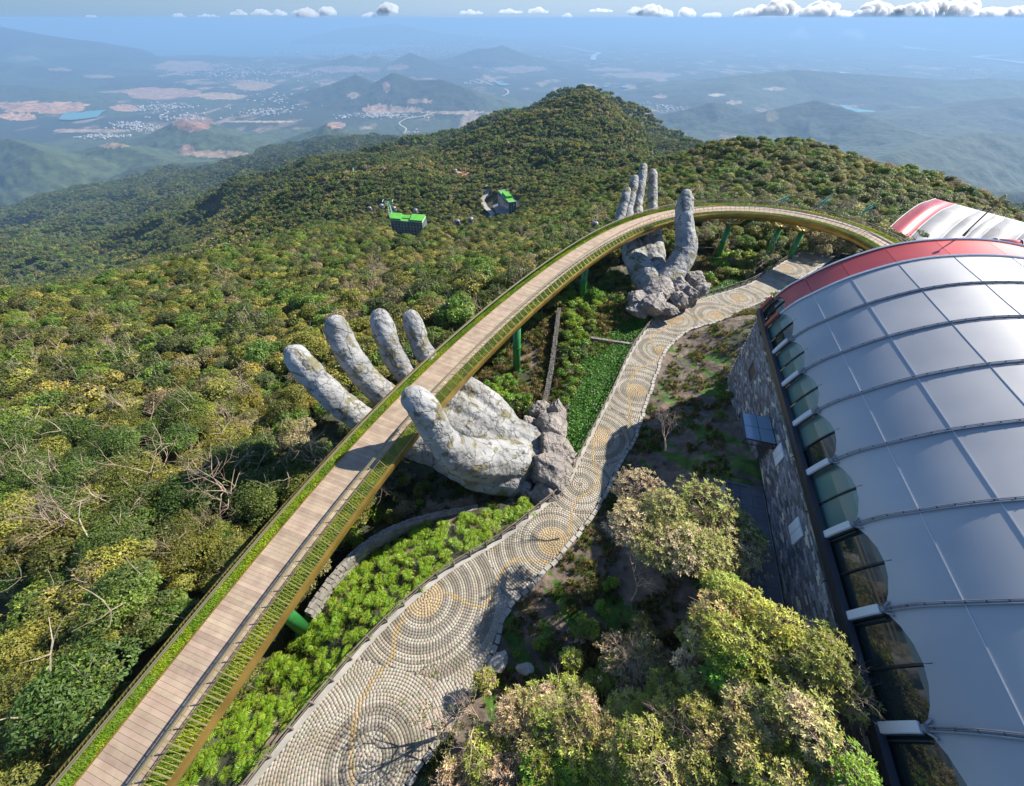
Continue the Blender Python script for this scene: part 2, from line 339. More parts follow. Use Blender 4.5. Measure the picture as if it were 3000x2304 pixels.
def ground(X, Y, rough=True):
    X = np.asarray(X, float); Y = np.asarray(Y, float); shp = X.shape; X = X.ravel(); Y = Y.ravel(); out = np.zeros(len(X))
    for s in range(0, len(X), 20000):
        x = X[s:s + 20000]; y = Y[s:s + 20000]; r = np.hypot(x, y + 6) + 1e-6
        q = np.stack([np.arctan2(x, y + 6), np.log(r)], 1)
        w = _k(((q[:, None] - ca[None]) ** 2).sum(2)) @ W_[:n_] + W_[n_] + q @ W_[n_ + 1:]
        out[s:s + 20000] = CAMZ - w * r
    r = np.hypot(X, Y)
    if rough:
        k = smooth(45, 160, r)
        rid = 1 - np.abs(fbm(X / 170 + 3, Y / 170, 4, 5)) * 2
        out += k * (fbm(X / 60, Y / 60, 4, 1) * np.minimum(r * 0.022, 9) + (rid - 0.6) * np.minimum(r * 0.030, 24) * smooth(120, 420, r) + (1 - np.abs(fbm(X / 420 + 1, Y / 420, 3, 8)) * 2 - .62) * np.minimum(r * .045, 130) * smooth(700, 1400, r))
        out += (1 - k) * fbm(X / 3.0, Y / 3.0, 3, 2) * 0.22
    az_ = np.degrees(np.arctan2(X, Y)); st_ = 2000 + 2300 * (1 - smooth(-22, -2, az_))
    out = np.where(r > st_, out + (np.minimum(-1420, out) - out) * smooth(0, 2200, r - st_), out)
    # terrace bench for the hall
    d = X * NX[0] + Y * NX[1]; t = X * AX[0] + Y * AX[1]
    hb = (d > 9.9) & (d < 37) & (t > -12) & (t < 37.5); out = np.where(hb, np.minimum(out, -2.35), out)
    near = r < 110
    if near.any():
        ins = inpoly(X[near], Y[near], PATH_POLY); dl, _ = seg_dist(X[near], Y[near], PL); dr, _ = seg_dist(X[near], Y[near], PR)
        dd = np.where(ins, 0, np.minimum(dl, dr)); kk = 1 - smooth(0.35, 1.8, dd)
        o = out[near]; out[near] = o * (1 - kk) + kk * np.minimum(o, -7.13)
    return out.reshape(shp)
def g1(x, y): return float(ground(np.array([x]), np.array([y]))[0])

def polar_mesh(az0, az1, na, r0, r1, nr, off=0.0):
    az = np.linspace(az0, az1, na); rr = np.exp(np.linspace(math.log(r0), math.log(r1), nr))
    A, Q = np.meshgrid(az, rr); X = (Q * np.sin(A)); Y = Q * np.cos(A) - off
    i = np.arange((nr - 1) * (na - 1)); a = i // (na - 1) * na + i % (na - 1)
    return X, Y, np.stack([a, a + 1, a + na + 1, a + na], 1)
X, Y, F = polar_mesh(R(-118), R(100), 560, 3.0, 6600, 560, 10)
Z = ground(X, Y)
px, py, pz = proj(X, Y, Z)
def gmat():
    m = mat('forest_floor', (0.10, 0.085, 0.045), 0.95, c2=(0.05, 0.07, 0.02), scale=0.35, detail=8, bump=0.12, bscale=3)
    return m
m = bpy.data.materials.new('hill_ground'); m.use_nodes = True; nt = m.node_tree; b = nt.nodes['Principled BSDF']; b.inputs['Roughness'].default_value = 0.95
a = nt.nodes.new('ShaderNodeAttribute'); a.attribute_name = 'Col'
geo = nt.nodes.new('ShaderNodeNewGeometry')
nz = nt.nodes.new('ShaderNodeTexNoise'); nz.inputs['Scale'].default_value = 1.2; nz.inputs['Detail'].default_value = 9; nt.links.new(geo.outputs['Position'], nz.inputs['Vector'])
rp = nt.nodes.new('ShaderNodeMapRange'); rp.inputs[1].default_value = 0.3; rp.inputs[2].default_value = 0.7; rp.inputs[3].default_value = 0.5; rp.inputs[4].default_value = 1.4
nt.links.new(nz.outputs[0], rp.inputs[0])
mx = nt.nodes.new('ShaderNodeVectorMath'); mx.operation = 'SCALE'; nt.links.new(a.outputs['Color'], mx.inputs[0]); nt.links.new(rp.outputs[0], mx.inputs['Scale']); nt.links.new(mx.outputs[0], b.inputs['Base Color'])
bp = nt.nodes.new('ShaderNodeBump'); bp.inputs['Distance'].default_value = 0.25; nt.links.new(nz.outputs[0], bp.inputs['Height']); nt.links.new(bp.outputs[0], b.inputs['Normal'])
M['ground'] = m
cx = X[:-1, :-1].ravel(); cy = Y[:-1, :-1].ravel(); cz_ = Z[:-1, :-1].ravel(); fx, fy, _ = proj(cx, cy, cz_)
col = np.tile(np.array([0.055, 0.06, 0.028]), (len(cx), 1))
nn = fbm(cx / 2.2, cy / 2.2, 4, 30)
rr_ = np.hypot(cx, cy)
soilc = np.array([0.17, 0.125, 0.085]); mossc = np.array([0.06, 0.12, 0.015]); darkc = np.array([0.11, 0.085, 0.07])
D_ = cx * NX[0] + cy * NX[1]
slope = (rr_ < 75) & (D_ > -4) & (D_ < 13) & (cz_ > -8)
col[slope] = darkc + (soilc - darkc) * np.clip(nn[slope] + 0.5, 0, 1)[:, None]
ms = slope & (fbm(cx / 1.1 + cy / 2, cy / 4, 4, 44) > 0.16); col[ms] = mossc
gd = (rr_ < 75) & ~slope & (cy > -5) & (cx > -14)
col[gd & (nn > 0.12)] = soilc * 1.1
for (ex, ey, rx, ry, c) in [(1345, 512, 36, 9, (0.50, 0.30, 0.17)), (1530, 600, 22, 12, (0.42, 0.30, 0.19)), (10, 950, 14, 10, (0.4, 0.28, 0.18)), (1290, 550, 20, 5, (0.3, 0.2, 0.13))]:
    mm = ((fx - ex) / rx) ** 2 + ((fy - ey) / ry) ** 2 < 1; col[mm & (rr_ > 80)] = c
V = np.stack([X, Y, Z], -1).reshape(-1, 3)
ter = link('hill_ground', new_mesh('hill_ground', V, F, M['ground'], col, True)); tag(ter, kind='structure')

# ------------------------------------------------------------------ far plain, hills, sea
PZ = -1378.0
def fardep(y): return (CAMZ - PZ) / ((y - 52) * CP / FPX)
HILLS = []   # (crest [(x,y,zc)], radius)
def hill(crest, rad): 
    HILLS.append(([tuple(atd(x, y, zc)) for x, y, zc in crest], rad))
hill([(-300,60,15500),(0,78,15000),(100,97,15000),(200,113,15500),(300,124,16500),(420,150,17000),(480,170,17500)], 3400)
hill([(-300,150,11500),(0,180,11500),(180,205,11500),(320,232,11000)], 1700)
hill([(-300,235,8800),(60,250,8800),(150,262,8500)], 1000)
hill([(860,118,34000),(1000,85,34000),(1150,68,34000),(1290,98,34000)], 4000)
hill([(985,172,15200),(1035,160,15000),(1070,176,15000),(1095,163,15000),(1135,185,14500)], 900)
hill([(1140,185,13800),(1200,153,13600),(1290,190,13400)], 1250)
hill([(1310,172,16000),(1400,142,16000),(1430,143,16000),(1470,132,16000),(1540,160,15600)], 1300)
hill([(1000,235,9400),(1040,217,9200),(1090,245,9000),(1150,211,8700),(1220,235,8700),(1290,232,8500),(1380,262,8300)], 780)
hill([(420,400,5900),(530,348,5700),(620,385,5500),(700,400,5500)], 560)
hill([(800,420,5600),(900,385,5300),(960,362,5200),(1020,385,5200),(1100,400,5600)], 540)
hill([(200,450,4900),(330,415,4800),(480,470,4700)], 480)
hill([(-200,400,4600),(30,405,4500),(120,440,4200)], 520)
hill([(380,490,4100),(560,475,4000),(700,470,4000)], 400)
hill([(1130,395,5600),(1260,385,5800)], 350)
hill([(2010,320,7000),(2090,297,6900),(2150,312,6900)], 560)
hill([(2230,330,6500),(2390,292,6400),(2520,330,6000),(2640,372,5600),(2700,395,5400)], 720)
hill([(2150,222,9800),(2330,204,9800),(2600,222,9500),(2800,236,9300),(2900,228,9200),(3100,245,9000),(3300,250,9000)], 1500)
hill([(2750,320,6800),(2900,288,6900),(3050,285,6800),(3300,300,6500)], 900)
hill([(2620,450,4300),(2850,385,4700),(3000,395,4700),(3300,400,4700)], 700)
hill([(2450,560,2900),(2900,560,2900),(3300,560,2900)], 500)
X, Y, F = polar_mesh(R(-60), R(60), 720, 2100, 118000, 640)
rr2 = np.hypot(X, Y)
Z = np.full(X.shape, PZ) + fbm(X / 900, Y / 900, 4, 12) * 22 * smooth(60000, 8000, rr2)
Z += np.maximum(0, fbm(X / 1500, Y / 1500, 5, 15)) * 170 * smooth(5500, 2500, rr2)
for crest, rad in HILLS:
    d, h = seg_dist(X, Y, crest)
    th = np.arctan2(Y - crest[0][1], X - crest[0][0])
    w = rad * (1 + 0.28 * fbm(X / (rad * 0.45), Y / (rad * 0.45), 4, int(rad)))
    k = np.clip(1 - d / (w * 1.9), 0, 1); k = k ** 1.25
    rid = fbm(X / (rad * 0.25), Y / (rad * 0.25), 4, int(rad) + 3)
    hz = (h - PZ) * k * (1 + 0.30 * rid * (1 - k) * 1.6)
    Z = np.maximum(Z, PZ + hz)
ix, iy, _ = proj(X, Y, np.full(X.shape, PZ))
yc = np.interp(ix, [-500, 489, 1000, 1114, 1180, 1250, 1400, 1700, 2200, 3500], [182, 177, 160, 152, 136, 125, 113, 106, 101, 101])
sea = (iy < yc) & (Z < PZ + 60); Z[sea] = PZ - 60
gx = X[:-1, :-1].ravel(); gy = Y[:-1, :-1].ravel(); gz = Z[:-1, :-1].ravel()
fx, fy, _ = proj(gx, gy, gz)
n1 = fbm(gx / 420, gy / 900, 5, 60); n2 = fbm(gx / 1500, gy / 2600, 4, 61); n3 = vnoise(gx / 160, gy / 330, 62)
base = np.array([0.022, 0.032, 0.020]); grn = np.array([0.042, 0.058, 0.026]); fld = np.array([0.26, 0.19, 0.14]); brn = np.array([0.13, 0.10, 0.07])
col = np.tile(base, (len(gx), 1))
flat = gz < PZ + 60
col = np.where((n2 > 0.02)[:, None], grn, col)
col = np.where(((n1 > 0.22) & flat)[:, None], brn, col)
col = np.where(((n1 > 0.36) & flat)[:, None], fld, col)
near_green = (fy > 380) & (fx < 1100) & (n2 > -0.15)
col = np.where(near_green[:, None], np.array([0.050, 0.070, 0.026]), col)
PATCH = [(120,318,150,17,(.50,.27,.16)),(50,345,60,10,(.55,.3,.18)),(370,318,45,10,(.5,.28,.18)),(470,275,110,16,(.42,.24,.17)),(540,195,90,15,(.34,.22,.17)),(740,252,65,13,(.42,.26,.18)),(640,283,70,10,(.45,.3,.2)),
         (560,365,55,22,(.33,.17,.11)),(545,445,32,18,(.36,.2,.15)),(640,455,90,9,(.38,.26,.17)),(200,385,60,6,(.4,.28,.2)),(310,385,80,6,(.4,.28,.2)),(330,430,40,7,(.35,.24,.15)),(760,358,110,3,(.5,.36,.25)),
         (1115,323,60,11,(.45,.28,.21)),(1190,325,50,8,(.4,.27,.2)),(1130,260,14,16,(.36,.22,.16)),(985,368,32,12,(.38,.22,.16)),(1035,282,20,8,(.4,.28,.2)),(1345,332,100,4,(.45,.32,.22)),(1230,300,35,6,(.3,.2,.15)),
         (1160,200,35,8,(.30,.19,.16)),(1010,205,100,9,(.27,.19,.17)),(1520,205,70,10,(.28,.21,.18)),(1790,205,70,5,(.26,.2,.18)),(1880,222,110,9,(.27,.2,.18)),(1890,338,16,8,(.42,.27,.2)),(2095,280,25,4,(.5,.42,.34)),(2150,302,24,7,(.45,.3,.22)),
         (2265,262,30,4,(.4,.32,.25)),(1930,285,20,4,(.4,.3,.22)),(60,175,45,7,(.2,.17,.15)),(170,205,35,5,(.3,.2,.14)),(290,225,45,5,(.3,.22,.17)),(1920,420,30,10,(.1,.13,.04)),(1200,410,90,14,(.12,.15,.05)),(2260,345,20,16,(.17,.14,.08))]
for ex, ey, rx, ry, c in PATCH:
    q = ((fx - ex) / rx) ** 2 + ((fy - ey) / ry) ** 2 + fbm(gx / 300, gy / 500, 4, int(ex)) * 0.9
    col = np.where((q < 1)[:, None], np.array(c) * np.array([.82, .84, .80]) * (0.75 + 0.4 * n3[:, None]), col)
V = np.stack([X, Y, Z], -1).reshape(-1, 3)
m = M['ground'].copy(); m.name = 'plain_ground'
for nd in m.node_tree.nodes:
    if nd.type == 'TEX_NOISE': nd.inputs['Scale'].default_value = 0.012
    if nd.type == 'BUMP': nd.inputs['Distance'].default_value = 18
pl = link('plain', new_mesh('plain', V, F, m, col, True)); tag(pl, kind='structure')
S = 122000
sea_o = link('sea', new_mesh('sea', [(-S, -S, PZ - 22), (S, -S, PZ - 22), (S, S, PZ - 22), (-S, S, PZ - 22)], [(0, 1, 2, 3)], M['sea'])); tag(sea_o, kind='structure')
def sheet(name, pts, m, dz=30):
    P = [at(x, y, PZ + dz) for x, y in pts]
    return tag(link(name, new_mesh(name, P, [tuple(range(len(P)))], m)), kind='structure')
sheet('lake', [(172,350),(180,338),(200,325),(216,312),(250,307),(322,309),(322,318),(300,328),(285,343),(240,349),(205,352)], M['water'], 26)
sheet('reservoir', [(2430,293),(2470,306),(2500,318),(2560,325),(2590,338),(2610,353),(2660,372),(2725,393),(2700,399),(2650,392),(2600,370),(2570,352),(2520,335),(2490,325),(2450,305)], M['water'], 60)
sheet('pond', [(1450,240),(1470,243),(1497,247),(1480,251),(1462,249)], M['water'])
sheet('pond', [(1818,253),(1845,249),(1838,257),(1825,257)], M['water'])
sheet('pond', [(1765,252),(1788,249),(1775,256)], M['water'])
sheet('pond', [(2460,211),(2492,214),(2485,217),(2465,216)], M['riverw'])
def ribbon(name, pts, w, m, dz=32):
    P = [np.array(at(x, y, PZ + dz)) for x, y in pts]; V = []; F = []
    for i, p in enumerate(P):
        d = P[min(i + 1, len(P) - 1)] - P[max(i - 1, 0)]; nrm = np.array([-d[1], d[0], 0]) / (np.hypot(d[0], d[1]) + 1e-9)
        ww = w[i] if hasattr(w, '__len__') else w
        V += [p + nrm * ww, p - nrm * ww]
        if i: F.append((2 * i - 2, 2 * i - 1, 2 * i + 1, 2 * i))
    return tag(link(name, new_mesh(name, V, F, m)), kind='structure')
def cr2(pts, n=6):
    P = [np.array(p, float) for p in pts]; P = [2 * P[0] - P[1]] + P + [2 * P[-1] - P[-2]]; out = []
    for i in range(1, len(P) - 2):
        for k in range(n):
            t = k / n; out.append(0.5 * ((2 * P[i]) + (-P[i-1] + P[i+1]) * t + (2*P[i-1] - 5*P[i] + 4*P[i+1] - P[i+2]) * t * t + (-P[i-1] + 3*P[i] - 3*P[i+1] + P[i+2]) * t ** 3))
    out.append(P[-2]); return out
ribbon('highway', cr2([(1188,348),(1260,336),(1330,318),(1400,300),(1460,285),(1486,275),(1488,266),(1478,260)]), 22, M['road'])
ribbon('highway', cr2([(1443,249),(1400,233),(1355,213),(1310,192),(1290,180)]), 22, M['road'])
ribbon('country_road', cr2([(1188,348),(1170,362),(1190,378),(1183,395),(1195,408),(1150,420),(1090,432),(1000,440)]), 11, M['road'], 60)
ribbon('river', cr2([(2535,118),(2590,122),(2640,132),(2680,142),(2740,147),(2835,152)]), [60]*7+[170]*9+[500]*9+[120]*6, M['riverw'])
ribbon('river', cr2([(3010,186),(2950,178),(2880,170),(2860,168),(2900,163),(2960,162)]), 190, M['riverw'])
ribbon('river', cr2([(1620,133),(1680,141),(1720,150),(1755,155),(1740,163),(1738,176)]), 130, M['riverw'])
# towns and skyline: far too many and small to count
tb = MB()
def houses(x0, x1, y0, y1, n, s0, s1, h0, h1):
    for _ in range(n):
        x = rng.uniform(x0, x1); y = rng.uniform(y0, y1); p = at(x, y, PZ + 12)
        s = rng.uniform(s0, s1); h = rng.uniform(h0, h1); a = rng.uniform(0, 3.14)
        v = rng.uniform(0.7, 1.2); c = (v, v * rng.uniform(0.85, 1), v * rng.uniform(0.8, 1))
        tb.box((p[0], p[1], p[2] + h / 2), (s, s * rng.uniform(0.5, 1.4), h), Matrix.Rotation(a, 3, 'Z'), c)
for cxx, cyy, sx, sy, n in [(400,370,70,12,130),(470,315,90,12,120),(300,400,60,6,60),(640,225,160,18,200),(900,210,120,22,200),(850,290,110,20,120),(780,330,70,9,90),(1120,340,110,6,170),(540,345,80,10,70),
                            (420,190,70,12,160),(700,205,100,14,120),(1330,185,70,8,60),(1400,243,40,6,50),(1950,310,70,14,130),(1900,350,40,10,70),(2010,375,30,10,90),(2100,250,120,14,110),(1250,400,70,12,60),(1700,170,200,20,150),
                            (2600,205,200,14,130),(2850,215,100,12,100),(2300,180,200,18,120),(1150,165,150,8,200),(1020,162,60,6,120)]:
    d = fardep(cyy) 
    for _ in range(n):
        x = rng.normal(cxx, sx * 0.6); y = rng.normal(cyy, sy * 0.6)
        if y < 120: continue
        p = at(x, y, PZ + 14); s = rng.uniform(8, 21) * (1 + d / 9000); v = rng.uniform(0.8, 1.3)
        tb.box((p[0], p[1], p[2] + 5), (s, s * rng.uniform(0.6, 1.8), 14), Matrix.Rotation(rng.uniform(0, 3), 3, 'Z'), (v, v * 0.96, v * 0.92))
houses(1180, 1420, 112, 128, 130, 60, 150, 60, 330)
houses(1640, 1720, 108, 112, 14, 150, 260, 120, 300)
houses(800, 1400, 130, 160, 260, 50, 120, 20, 70)
tw = tb.build('town_buildings', M['house']); tag(tw, 'pale specks of houses and a far skyline scattered over the hazy plain', 'buildings', kind='stuff')

# ------------------------------------------------------------------ haze
hz = 127000; hzm = MB(); z0, z1 = PZ - 120, CAMZ + 30
hzm.box((0, 0, (z0 + z1) / 2), (2 * hz, 2 * hz, z1 - z0))
m = bpy.data.materials.new('haze_air'); m.use_nodes = True; nt = m.node_tree; nt.nodes.clear()
o_ = nt.nodes.new('ShaderNodeOutputMaterial'); pv = nt.nodes.new('ShaderNodeVolumePrincipled')
pv.inputs['Density'].default_value = HAZE_DENSITY; pv.inputs['Color'].default_value = (*HAZE_COLOR, 1); pv.inputs['Anisotropy'].default_value = 0.1
nt.links.new(pv.outputs[0], o_.inputs['Volume'])
ho = hzm.build('haze', m); tag(ho, 'blue air haze thickening over the distant plain and sea', 'haze', kind='stuff')

# ------------------------------------------------------------------ clouds
def ico(sub=2):
    import bmesh
    bm = bmesh.new(); bmesh.ops.create_icosphere(bm, subdivisions=sub, radius=1)
    V = np.array([v.co[:] for v in bm.verts]); F = np.array([[v.index for v in f.verts] for f in bm.faces]); bm.free(); return V, F
ICO2, ICOF2 = ico(2); ICO3, ICOF3 = ico(3)
def n3(V, s, seed=0):
    return fbm(V[:, 0] * s + V[:, 2] * 0.71 * s + seed * 3.1, V[:, 1] * s - V[:, 2] * 0.53 * s + seed * 1.7, 4, seed)
def cloud(x, y, zc, w, h, label, seed, n=14):
    r_ = np.random.default_rng(seed); Vs = []; Fs = []; b = 0; s = zc / FPX
    for i in range(n):
        t = -0.92 + 1.84 * i / (n - 1) + r_.uniform(-.06, .06); bulge = (1 - abs(t)) ** 0.5
        rad = h * s * max(r_.uniform(0.34, 0.62) * (0.45 + bulge), 0.75 * w / h / n * 1.25)
        c = np.array([t * w * s * 0.5, r_.uniform(-0.3, 0.3) * w * s * 0.4, r_.uniform(0, 0.55) * h * s * bulge])
        V = ICO3 * (1 + 0.55 * n3(ICO3, 1.9, seed + i))[:, None] * rad * np.array([1.25, 1.1, 0.8]) + c
        V[:, 2] = np.maximum(V[:, 2], -0.12 * h * s + 0.1 * V[:, 2]); Vs.append(V); Fs.append(ICOF3 + b); b += len(V)
    o = link('cloud', new_mesh('cloud', np.concatenate(Vs), np.concatenate(Fs), M['cloud'], None, True)); p = atd(x, y, zc)
    o.location = tuple(p); tag(o, label, 'cloud'); return o
CL = [(2185,44,60,12),(2085,47,40,9),(2130,66,30,7),(2265,32,105,20),(2395,38,80,20),(2460,48,60,12),(2560,36,110,22),(2680,40,130,26),(2790,40,100,24),(2890,46,110,20),(2980,48,70,20),(2970,70,50,10),
      (2010,42,36,12),(1905,38,60,14),(1860,36,30,12),(1945,44,40,10),(1662,47,22,6),(1575,34,50,7),(1495,35,60,6),(1380,38,60,6),(1140,28,34,16),(1085,49,36,10),(1123,40,14,12),(905,55,60,18),(880,40,30,9),(960,35,26,14),(770,40,50,8),(820,40,30,8),(700,40,40,6),(525,48,30,6),(610,48,50,5),(270,52,34,6),(10,58,20,5),(1760,32,60,5),(2330,30,40,9)]
for i, (x, y, w, h) in enumerate(CL):
    side = 'white' if x > 1800 else 'faint pinkish'
    o = cloud(x, y + h * 0.45, 175000, w * 1.15, h * 1.5, None, 100 + i, 10 if w < 50 else 18)
    pos = 'above the left sea' if x < 1000 else ('above the far skyline' if x < 1800 else 'above the right horizon')
    tag(o, '%s %s puff of low cloud %s, number %d from the left' % (side, 'long' if w > 60 else 'small', pos, sorted([c[0] for c in CL]).index(x) + 1), 'cloud', 'row of small clouds along the horizon')
cloud(2338, 112, 26000, 62, 20, 'stretched white cloud floating low over the right plain, left of the pair', 301)
cloud(2494, 112, 26000, 58, 22, 'compact white cloud floating low over the right plain by the river end', 302)
cloud(2742, 94, 30000, 44, 14, 'thin slanting white cloud low above the right plain river', 303, 8)

# ------------------------------------------------------------------ foliage makers
def leaves(P, Nrm, size, asp, r_, droop=0.0):
    n = len(P); T = r_.normal(size=(n, 3)); T -= (T * Nrm).sum(1)[:, None] * Nrm * 0.75; T[:, 2] -= droop
    T /= np.linalg.norm(T, axis=1)[:, None] + 1e-9
    B = np.cross(Nrm, T); B /= np.linalg.norm(B, axis=1)[:, None] + 1e-9
    s = (size * r_.uniform(0.65, 1.35, n))[:, None]; w = s * asp
    fold = np.cross(T, B) * s * 0.12
    V = np.stack([P, P + T * s * 0.5 + B * w * 0.5 + fold, P + T * s, P + T * s * 0.5 - B * w * 0.5 + fold], 1).reshape(-1, 3)
    return V, np.arange(4 * n).reshape(-1, 4)
PAL = {'olive': [(0.25,0.245,0.042),(0.20,0.205,0.038),(0.31,0.28,0.065),(0.15,0.165,0.036)],
       'green': [(0.15,0.22,0.034),(0.12,0.185,0.032),(0.20,0.265,0.040),(0.10,0.145,0.032)],
       'dark':  [(0.105,0.130,0.038),(0.125,0.150,0.038),(0.085,0.105,0.036),(0.15,0.155,0.050)],
       'lush':  [(0.20,0.33,0.030),(0.26,0.38,0.035),(0.15,0.27,0.028),(0.30,0.36,0.05)],
       'tan':   [(0.38,0.31,0.16),(0.31,0.26,0.12),(0.41,0.33,0.18),(0.25,0.225,0.08)],
       'yellow':[(0.34,0.31,0.045),(0.27,0.265,0.045),(0.39,0.33,0.070),(0.19,0.21,0.036)]}
def crown_mesh(name, seed, r, h, nleaf, ls, pal, m, lobes=9, asp=0.5, flat=0.75):
    r_ = np.random.default_rng(seed); Vs = []; C = []; b = 0; Fs = []
    pc = np.array(PAL[pal])
    for i in range(lobes):
        a = r_.uniform(0, 6.283); q = math.sqrt(r_.uniform(0, 1)) * r * 0.68
        lr = r * r_.uniform(0.20, 0.46); c = np.array([q * math.cos(a), q * math.sin(a), h * (0.72 - 0.30 * (q / r) ** 2) + r_.uniform(-0.28, 0.28) * r * 0.6])
        n = int(nleaf / lobes * (lr / (0.4 * r)) ** 1.3)
        d = r_.normal(size=(n, 3)); d[:, 2] = np.abs(d[:, 2]) * 0.9 - 0.25; d /= np.linalg.norm(d, axis=1)[:, None]
        rad = lr * (r_.uniform(0.72, 1.0, n) ** 0.6) * (1 + 0.28 * n3(d * 2.2, 1.0, seed + i))
        P = c + d * rad[:, None] * np.array([1, 1, flat])
        nr = d * 0.55 + np.array([0, 0, 0.45]) + r_.normal(size=(n, 3)) * 0.38; nr /= np.linalg.norm(nr, axis=1)[:, None]
        V, F = leaves(P, nr, ls, asp, r_, 0.1); Vs.append(V); Fs.append(F + b); b += len(V)
        lc = pc[r_.integers(0, len(pc))] * r_.uniform(0.85, 1.2)
        C.append(lc[None] * r_.uniform(0.7, 1.35, (n, 1)) * (1 + r_.normal(size=(n, 3)) * 0.06))
    return new_mesh(name, np.concatenate(Vs), np.concatenate(Fs), m, np.clip(np.concatenate(C), 0.01, 1))
def branch(mb, p, d, L, r, depth, r_, spread=0.6, n=3, tips=None, grav=0.12):
    pts = [p]; rs = [r]; q = np.array(p, float); dd = np.array(d, float)
    for k in range(3):
        dd = dd + r_.normal(size=3) * 0.16 + np.array([0, 0, grav]); dd /= np.linalg.norm(dd)
        q = q + dd * L / 3; pts.append(q.copy()); rs.append(r * (1 - 0.2 * (k + 1)))
    mb.tube(pts, rs, 5 if depth > 1 else 3, cap=False)
    if tips is not None and depth <= 1: tips.append((pts[-1], dd.copy()))
    if depth == 0: return
    for k in range(n):
        nd = dd + r_.normal(size=3) * spread; nd[2] += 0.15; nd /= np.linalg.norm(nd)
        branch(mb, pts[r_.integers(2, 4)], nd, L * r_.uniform(0.6, 0.85), r * 0.5, depth - 1, r_, spread, n, tips, grav)
def trunk_mesh(name, seed, r, h, m, depth=2, rad=0.13):
    r_ = np.random.default_rng(seed); mb = MB(); branch(mb, (0, 0, -0.6), (0.05, 0.05, 1), h * 0.62, rad, depth, r_, 0.75, 3)
    return mb.mesh(name, m)
KINDS = []
for i, (pal, r, h, nl, ls) in enumerate([('olive',2.5,4.4,4600,.25),('green',2.7,4.8,5000,.26),('dark',2.3,4.6,4200,.24),('olive',2.0,3.8,3400,.22),('tan',2.3,4.0,2600,.21),('yellow',2.1,3.9,3600,.23),('green',1.9,4.0,3200,.23),('olive',2.9,4.6,5200,.27),('dark',2.8,4.9,5000,.26)]):
    KINDS.append((pal, r, crown_mesh('crown_' + pal, 20 + i, r, h, nl, ls, pal, M['leaf'], lobes=8 + i % 4), trunk_mesh('trunk', 50 + i, r, h, M['bark'])))
FINE = []
for i, (pal, r, h) in enumerate([('olive',2.4,4.4),('green',2.6,4.7),('yellow',2.2,4.0),('tan',2.2,4.0),('dark',2.4,4.6),('olive',2.7,4.6)]):
    FINE.append((pal, r, crown_mesh('fine_crown_' + pal, 820 + i, r, h, 9000, .165, pal, M['leaf'], lobes=12 + i % 3, asp=.42), KINDS[i][3]))
PN = {'olive': 'olive green', 'green': 'fresh green', 'dark': 'dark green', 'tan': 'tan half-bare', 'yellow': 'yellow green'}

# ------------------------------------------------------------------ bridge line
LK = [(215,2304),(430,2040),(866,1500),(1211,1121),(1343,1002),(1516,850),(1700,721),(1782,678),(1885,637),(1980,614),(2070,604),(2152,602),(2276,612),(2399,633),(2502,664),(2600,701)]
K = np.array([at(x, y, 0)[:2] for x, y in LK]); s_ = np.concatenate([[0], np.cumsum(np.linalg.norm(np.diff(K, axis=0), axis=1))])
pxf = np.polynomial.Polynomial.fit(s_, K[:, 0], 6); pyf = np.polynomial.Polynomial.fit(s_, K[:, 1], 6)
ss = np.arange(0, s_[-1], 0.1); kx = pxf(ss); ky = pyf(ss)
d0 = np.array([kx[0] - kx[12], ky[0] - ky[12]]); d0 /= np.linalg.norm(d0); d1 = np.array([kx[-1] - kx[-9], ky[-1] - ky[-9]]); d1 /= np.linalg.norm(d1)
pre = [np.array([kx[0], ky[0]]) + d0 * 0.1 * k for k in range(90, 0, -1)]; post = [np.array([kx[-1], ky[-1]]) + d1 * 0.1 * k for k in range(1, 70)]
KP = np.array(pre + list(np.stack([kx, ky], 1)) + post)
sl = np.concatenate([[0], np.cumsum(np.linalg.norm(np.diff(KP, axis=0), axis=1))]); LEN = sl[-1]
def bp_(s):
    x = np.interp(s, sl, KP[:, 0]); y = np.interp(s, sl, KP[:, 1]); e = 0.4
    dx = np.interp(s + e, sl, KP[:, 0]) - np.interp(s - e, sl, KP[:, 0]); dy = np.interp(s + e, sl, KP[:, 1]) - np.interp(s - e, sl, KP[:, 1])
    L = math.hypot(dx, dy); t = (dx / L, dy / L); r = (t[1], -t[0])
    return np.array([x + r[0] * 1.25, y + r[1] * 1.25]), np.array(t), np.array(r)     # centre, tangent, right
def bpt(s, o, z): c, t, r = bp_(s); return (c[0] + r[0] * o, c[1] + r[1] * o, z)
BRPTS = [tuple(bp_(s)[0]) for s in np.arange(0.5, LEN - 0.5, 1.0)]

